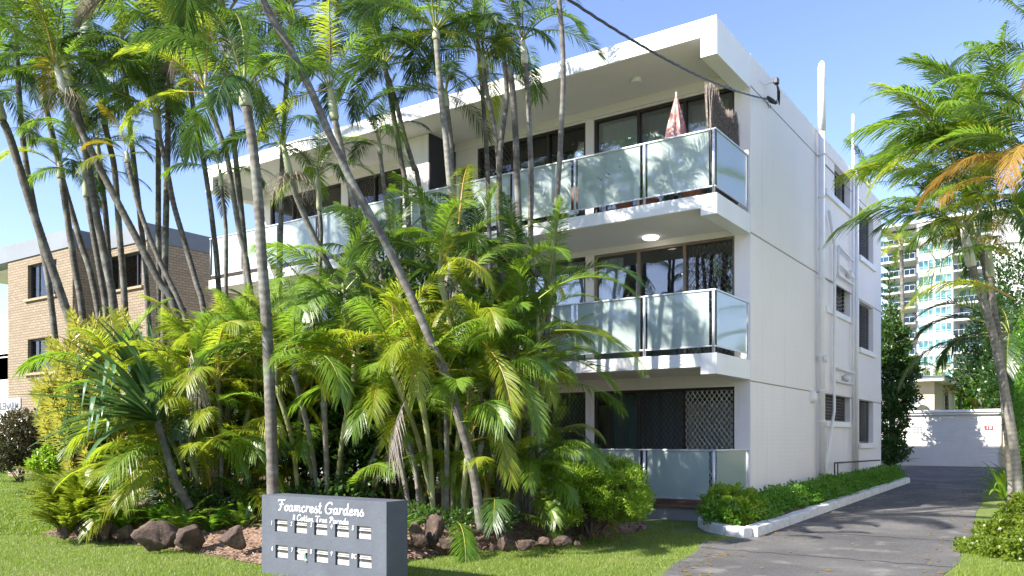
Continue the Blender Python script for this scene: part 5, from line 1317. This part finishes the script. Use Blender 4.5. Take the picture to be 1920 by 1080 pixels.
# ------------------------------------------------------------------ rocks
def rock(label, px, py, w, h, seed, D=None, dp=.8, z=0, tilt=0):
    """px,py: foot of the rock in the picture; w,h in picture pixels"""
    z = z or .12; g_ = P(px, py-2, Z=z); D_ = (g_-Vector((0, 0, EZ))).dot(Vector((-s_, c_, 0)))
    a = w/2*D_/F*.92; b = h*D_/F*.85; q = random.Random(seed)
    t = bpy.data.meshes.new('rock'); import bmesh
    bm = bmesh.new(); bmesh.ops.create_icosphere(bm, subdivisions=4, radius=1)
    pl = [(Vector((q.gauss(0, 1), q.gauss(0, 1), q.gauss(0, .7))).normalized(), q.uniform(.42, .8)) for _ in range(11)]
    ph = [q.uniform(0, 6) for _ in range(6)]
    for v in bm.verts:
        d = v.co.normalized(); r = 1.0
        for n_, k_ in pl:
            c = d.dot(n_)
            if c > .05: r = min(r, k_/c)
        r *= 1+.06*math.sin(d.x*7+ph[0])*math.sin(d.y*8+ph[1])+.03*math.sin(d.z*15+ph[2]+d.x*11)+.03*math.sin(d.x*31+ph[3])*math.sin(d.z*29+d.y*23)
        v.co = Vector((d.x*r, d.y*r, d.z*r))
    zs = [v.co.z for v in bm.verts]; mn, mx_ = min(zs), max(zs)
    mt = Matrix.Rotation(IMG0+q.uniform(-.3, .3), 4, 'Z')
    for v in bm.verts:
        v.co = mt @ Vector((v.co.x*a*1.1, v.co.y*a*dp*1.1, ((v.co.z-mn)/(mx_-mn)-.22)/.78*b+tilt*v.co.x*a))
    bm.to_mesh(t); bm.free(); t.polygons.foreach_set('use_smooth', [True]*len(t.polygons))
    o = bpy.data.objects.new('rock', t); C.objects.link(o); t.materials.append(M['rock'])
    o.location = g_+Vector((-s_, c_, 0))*a*dp*.8
    tag(o, label, 'rock', 'brown rocks edging the garden bed')
rock('first small dark rock at the left end beside the fern', 116, 1008, 24, 32, 1)
rock('squarish dark rock second from the left end', 154, 1006, 56, 30, 2)
rock('upright pointed rock third from the left end', 193, 1008, 34, 44, 3)
rock('flat rock tucked left of the biggest boulder', 228, 1008, 50, 26, 9)
rock('biggest brown boulder with a dark hollow on its right', 278, 1026, 98, 56, 4, dp=.6)
rock('pale wedge shaped rock right of the biggest boulder', 350, 1026, 76, 44, 5)
rock('rounded rock with dry roots just left of the sign', 430, 1026, 74, 44, 6, z=.18)
rock('tall shadow striped rock to the right of the sign', 812, 1016, 62, 58, 11, z=.2)
rock('dark rock half hidden behind the sign edge', 780, 1022, 48, 48, 12, z=.18)
rock('low pale rock slab in front of the striped rock', 838, 1030, 60, 24, 18)
rock('small black hollow stone in the mulch', 884, 1030, 26, 14, 13)
rock('tiny grey pebble between the mulch chips', 923, 1034, 14, 14, 14)
rock('rounded grey brown rock left of the small strap plant', 948, 1032, 32, 28, 15)
rock('mossy rock under the small strap plant', 984, 1032, 42, 20, 16)
rock('brown rock right of the mossy one', 1020, 1026, 34, 20, 17)
rock('flat topped pale rock furthest but one to the right', 1059, 1026, 42, 22, 19)
rock('smallest rock at the right end of the row', 1085, 1026, 16, 12, 20)

# ------------------------------------------------------------------ background trees
def tree(label, px, base_py, D, lobes, n, ll, lw, mat, seed, tr=.12, cat='tree', name='leafy_tree', z0=None):
    b = P(px, base_py, D=D); b.z = gz(b.y) if z0 is None else z0
    t = thing(name, label, cat, b); q = random.Random(seed)
    L = [lobe(*l) for l in lobes]
    leafcloud('crown', L, n, ll, lw, L_[mat], seed, t, inner=.5)
    m = MB(); top = Vector(L[0][:3]); m.tube([b, b.lerp(top, .5)+Vector((.1, 0, 0)), top], [tr, tr*.7, tr*.3], 7)
    for l in L[1:]: m.tube([b.lerp(top, .45), Vector(l[:3])], [tr*.5, tr*.15], 5, cap=False)
    obj('trunk', m, M['stem'], t)
tree('dark leafy small tree at the rear corner of the white block', 1672, 868, 30.5, [(1668, 640, 31, .7, 1.0), (1678, 700, 31, .8, .9), (1685, 745, 30.5, .6, .6), (1672, 790, 30.5, .55, .9), (1668, 845, 30, .6, .5), (1690, 690, 31, .5, .35)], 15000, .15, .075, 'tree', 701)
tree('tree crown mass behind the dark palm at the right', 1890, 860, 40, [(1890, 640, 42, 2.2, 2.6), (1850, 700, 42, 1.4, 1.3), (1930, 560, 44, 2.4, 2.8), (1910, 730, 40, 2.0, 1.5)], 14000, .26, .12, 'tree', 703, .25)
tree('bushy green tree behind the garage roof at its right end', 1830, 860, 52, [(1835, 740, 52, 1.5, 1.0), (1800, 750, 52, 1.0, .7), (1868, 735, 52, 1.2, 1.1)], 7000, .24, .12, 'hedge', 705, .2)
# norfolk pine seen past the rear corner
b = P(1668, 830, D=62); b.z = .5
t = thing('norfolk_pine', 'pale tiered conifer between the white block and the tower', 'conifer', b); ztp = P(1668, 505, D=62).z
obj('trunk', MB().tube([b, (b.x, b.y, ztp)], [.25, .03], 7), M['stem'], t)
q = random.Random(9); V = []
z = 2.5
while z < ztp:
    s = (ztp-z)/(ztp-2.5); r = .25+2.3*s
    for k_ in range(7):
        a = k_*.9+z*3
        for i in range(int(26*s)+6):
            u = q.random(); c = Vector((b.x+math.cos(a)*r*u, b.y+math.sin(a)*r*u, z+.25*u-.1)); ax = Vector((math.cos(a)+q.uniform(-.9, .9), math.sin(a)+q.uniform(-.9, .9), .9)).normalized(); sd = ax.orthogonal().normalized()*.05
            V += [c, c+ax*.16+sd, c+ax*.34, c+ax*.16-sd]
    z += .55
V = np.array([tuple(v) for v in V]); obj('foliage', npmesh('foliage', V, np.arange(len(V)).reshape(-1, 4)), L_['tree'], t)
# small palms behind the garage
gB = 'small palms behind the garage roof'
palm('small golden palm above the garage door middle', [(1775, 742), (1776, 790), (1776, 830)], 45, 45, 7, 11, .95, ('lime', 'yellow', 'green'), 'trunk', .2, seed=801, group=gB, step=.12, down=False)
palm('orange tipped small palm right of the cream house', [(1800, 745), (1801, 800), (1801, 830)], 48, 48, 7, 11, .9, ('orange', 'lime', 'green'), 'trunk', .2, seed=803, group=gB, step=.12, down=False)
palm('small green palm furthest right above the garage roof', [(1838, 735), (1838, 790), (1838, 830)], 47, 47, 7, 11, 1.0, ('green', 'lime'), 'trunk', .3, seed=805, group=gB, step=.12, down=False)
palm('grey green palm top left of the cream house roof vent', [(1737, 712), (1737, 780), (1737, 830)], 58, 58, 6, 11, 1.1, ('dark', 'green'), 'trunk', .2, seed=807, group=gB, step=.12, down=False)
palm('palm top in front of the tower base behind the cream house', [(1768, 705), (1768, 780), (1768, 830)], 62, 62, 6, 11, 1.2, ('dark', 'green'), 'trunk', .2, seed=809, group=gB, step=.12, down=False)
palm('lime palm crown peeping over the roof at the rear corner', [(1690, 470), (1692, 560), (1694, 700), (1695, 830)], 40, 40, 8, 12, 1.3, ('lime', 'green'), 'trunk', .3, seed=811, group=gB, step=.12, down=False)
palm('tall palm whose crown shows just above the roof line', [(1628, 355), (1632, 500), (1634, 800)], 38, 38, 8, 11, 1.3, ('green', 'dark'), 'trunk', .3, seed=813, group=gB, step=.12, down=False)
# unseen pale house added right of the frame to bounce light onto the side wall
nh = thing('added_house', 'unseen pale two storey house added beyond the right edge to bounce light', 'house', (5, 6, 0))
hs = [(8+5.2*i, 9.6+5.2*i, z, z+1.3) for i in range(5) for z in (1.0, 3.9)]
m = MB(); wall(m, 'x', 4.6, 4.85, 5, 34, -.1, 6.6, hs); m.box((4.851, 5, -.1), (13, 5.25, 6.6)); obj('wall', m, M['fascia'], nh)
for (a, b_, z0, z1) in hs:
    w_ = obj('window', MB().box((4.7, a, z0), (4.74, a+.06, z1)).box((4.7, b_-.06, z0), (4.74, b_, z1)).box((4.7, a+.06, z0), (4.74, b_-.06, z0+.06)).box((4.7, a+.06, z1-.06), (4.74, b_-.06, z1)), M['bronze'], nh)
    obj('pane', MB().box((4.715, a+.06, z0+.06), (4.72, b_-.06, z1-.06)), M['glass'], w_)
obj('interior', MB().box((5.2, 5.4, 0), (12.8, 33.8, 6.4)), M['room'], nh)
obj('roof', MB().box((4.3, 4.7, 6.601), (13.3, 34.3, 6.85)), M['parapet'], nh)
# street trees on the far side of the road, behind the camera (they show in the window glass)
g = random.Random(31)
lob = [(-55+i*4.2, -34+g.uniform(-3, 3), 2.6+g.uniform(0, 1.5), 3.2, 3, 3.0+g.uniform(0, 1.4)) for i in range(24)]
tag(leafcloud('street_trees', lob, 26000, .55, .28, L_['tree'], 901, None), 'belt of dark street trees reflected in the window glass', 'trees', kind='stuff')

# ------------------------------------------------------------------ grass and mulch
g = np.random.default_rng(5)
def in_bed(x, y):
    r = np.zeros(len(x), bool); poly = bed_front+[(-8.0, 14.0), (-20.5, 14.0)]; n = len(poly)
    for i in range(n):
        (x0, y0), (x1, y1) = poly[i], poly[(i+1) % n]
        if y0 == y1: continue
        c = ((y0 > y) != (y1 > y)) & (x < (x1-x0)*(y-y0)/(y1-y0)+x0); r ^= c
    return r
def blades(n, sampler, name, h0, h1, w, mat, label, cat):
    X, Y = sampler(n)
    xc = X*c_+Y*s_; zc = -X*s_+Y*c_
    px = 960+F*xc/np.maximum(zc, .1)
    dlx = np.interp(Y, [p[0] for p in dl], [p[1] for p in dl]); drx = np.interp(Y, [p[0] for p in dr], [p[1] for p in dr])
    ok = (zc > 3) & (px > -60) & (px < 1980) & ~in_bed(X, Y) & ((X < dlx-.03+g.normal(size=n)*.04) | (X > drx+.03+g.normal(size=n)*.04)) & ~((X > SX0-.02) & (X < SX1+.02) & (Y > SY0-.02) & (Y < SY1+.02)) & ~((X > -5.5) & (X < -4.0) & (Y > 12.2)) & ~((Y > 13.97) & (X > -20) & (X < XW))
    X, Y = X[ok], Y[ok]; n = len(X); Z = np.clip((Y-11)*.0165, 0, .5)
    a = g.uniform(0, 6.28, n); h = g.uniform(h0, h1, n)*(1+.25*np.sin(X*2.1)*np.sin(Y*1.7)); ln = g.uniform(.2, 1.0, n)*h; la = g.uniform(0, 6.28, n)
    wx, wy = np.cos(a)*w*.5, np.sin(a)*w*.5
    V = np.empty((n, 4, 3)); tx, ty = X+np.cos(la)*ln, Y+np.sin(la)*ln
    V[:, 0] = np.stack([X-wx, Y-wy, Z], 1); V[:, 1] = np.stack([X+wx, Y+wy, Z], 1)
    V[:, 2] = np.stack([tx+wx*.15, ty+wy*.15, Z+h], 1); V[:, 3] = np.stack([tx-wx*.15, ty-wy*.15, Z+h], 1)
    me = npmesh(name, V.reshape(-1, 3), np.arange(n*4).reshape(n, 4))
    return tag(obj(name, me, mat), label, cat, kind='stuff')
def s_near(n):
    zc = 5.5+9*g.random(n)**1.5; px = g.uniform(-40, 1960, n); a = (px-960)/F
    return (a*c_-s_)*zc, (a*s_+c_)*zc
def s_far(n):
    zc = g.uniform(13, 38, n); px = g.uniform(-40, 420, n); a = (px-960)/F
    return (a*c_-s_)*zc, (a*s_+c_)*zc
blades(300000, s_near, 'lawn_grass', .018, .042, .0065, L_['grass'], 'short bright green mown grass of the front lawn', 'grass')
blades(120000, s_far, 'lawn_grass_far', .03, .06, .02, L_['grass'], 'short grass of the lawn further left towards the brick block', 'grass')
# fallen leaves and leaflets on the driveway
q = random.Random(44); V = []
for i in range(420):
    y = q.uniform(8, 27); e = q.random(); a_, b_ = interp(dl, y), interp(dr, y)
    x = a_+.08+abs(q.gauss(0, .35)) if e < .5 else (b_-.05-abs(q.gauss(0, .3)) if e < .85 else q.uniform(a_, b_))
    if x > b_ or x < a_ or (12 < y < 26 and x < -4.05): continue
    an = q.uniform(0, 6.28); l = q.uniform(.02, .06); w = l*q.uniform(.15, .5); u = Vector((math.cos(an), math.sin(an), 0))*l; v = Vector((-math.sin(an), math.cos(an), 0))*w; c = Vector((x, y, gz(y)+.014))
    V += [c-u, c+v+Vector((0, 0, .008)), c+u+Vector((0, 0, .004)), c-v]
V = np.array([tuple(v) for v in V]); tag(obj('leaf_litter', npmesh('leaf_litter', V, np.arange(len(V)).reshape(-1, 4)), L_['orange']), 'fallen dry leaves scattered along the driveway edges', 'leaves', kind='stuff')
# bark chips and fallen leaves on the bed
n = 9000; m = MB(); q = random.Random(15); V = []
bf = np.array(bed_front)
for i in range(n):
    k_ = q.uniform(0, len(bed_front)-2.01); j = int(k_); f = k_-j
    x = bf[j][0]+(bf[j+1][0]-bf[j][0])*f; y = bf[j][1]+(bf[j+1][1]-bf[j][1])*f; t_ = k_/(len(bed_front)-1)
    bx_ = -20.5+t_*13.2; qq = q.random()**2*.55
    X, Y = x+(bx_-x)*qq, y+(13.9-y)*qq
    z = .02+(.22*min(1, qq*5)+.34*min(1, qq*2.2))*min(1, (len(bed_front)-1-k_)/4)*min(1, (k_+.6)/3)+.01+q.uniform(0, .025)
    a = q.uniform(0, 6.28); l = q.uniform(.015, .05); w = l*q.uniform(.2, .45); u = Vector((math.cos(a), math.sin(a), q.uniform(-.4, .4)))*l; v = Vector((-math.sin(a), math.cos(a), q.uniform(-.4, .4)))*w; c = Vector((X, Y, z))
    V += [c-u, c+v, c+u, c-v]
V = np.array([tuple(v) for v in V]); tag(obj('bark_chips', npmesh('bark_chips', V, np.arange(len(V)).reshape(-1, 4)), M['chip']), 'bark chips and dry leaves littering the garden bed', 'mulch', kind='stuff')
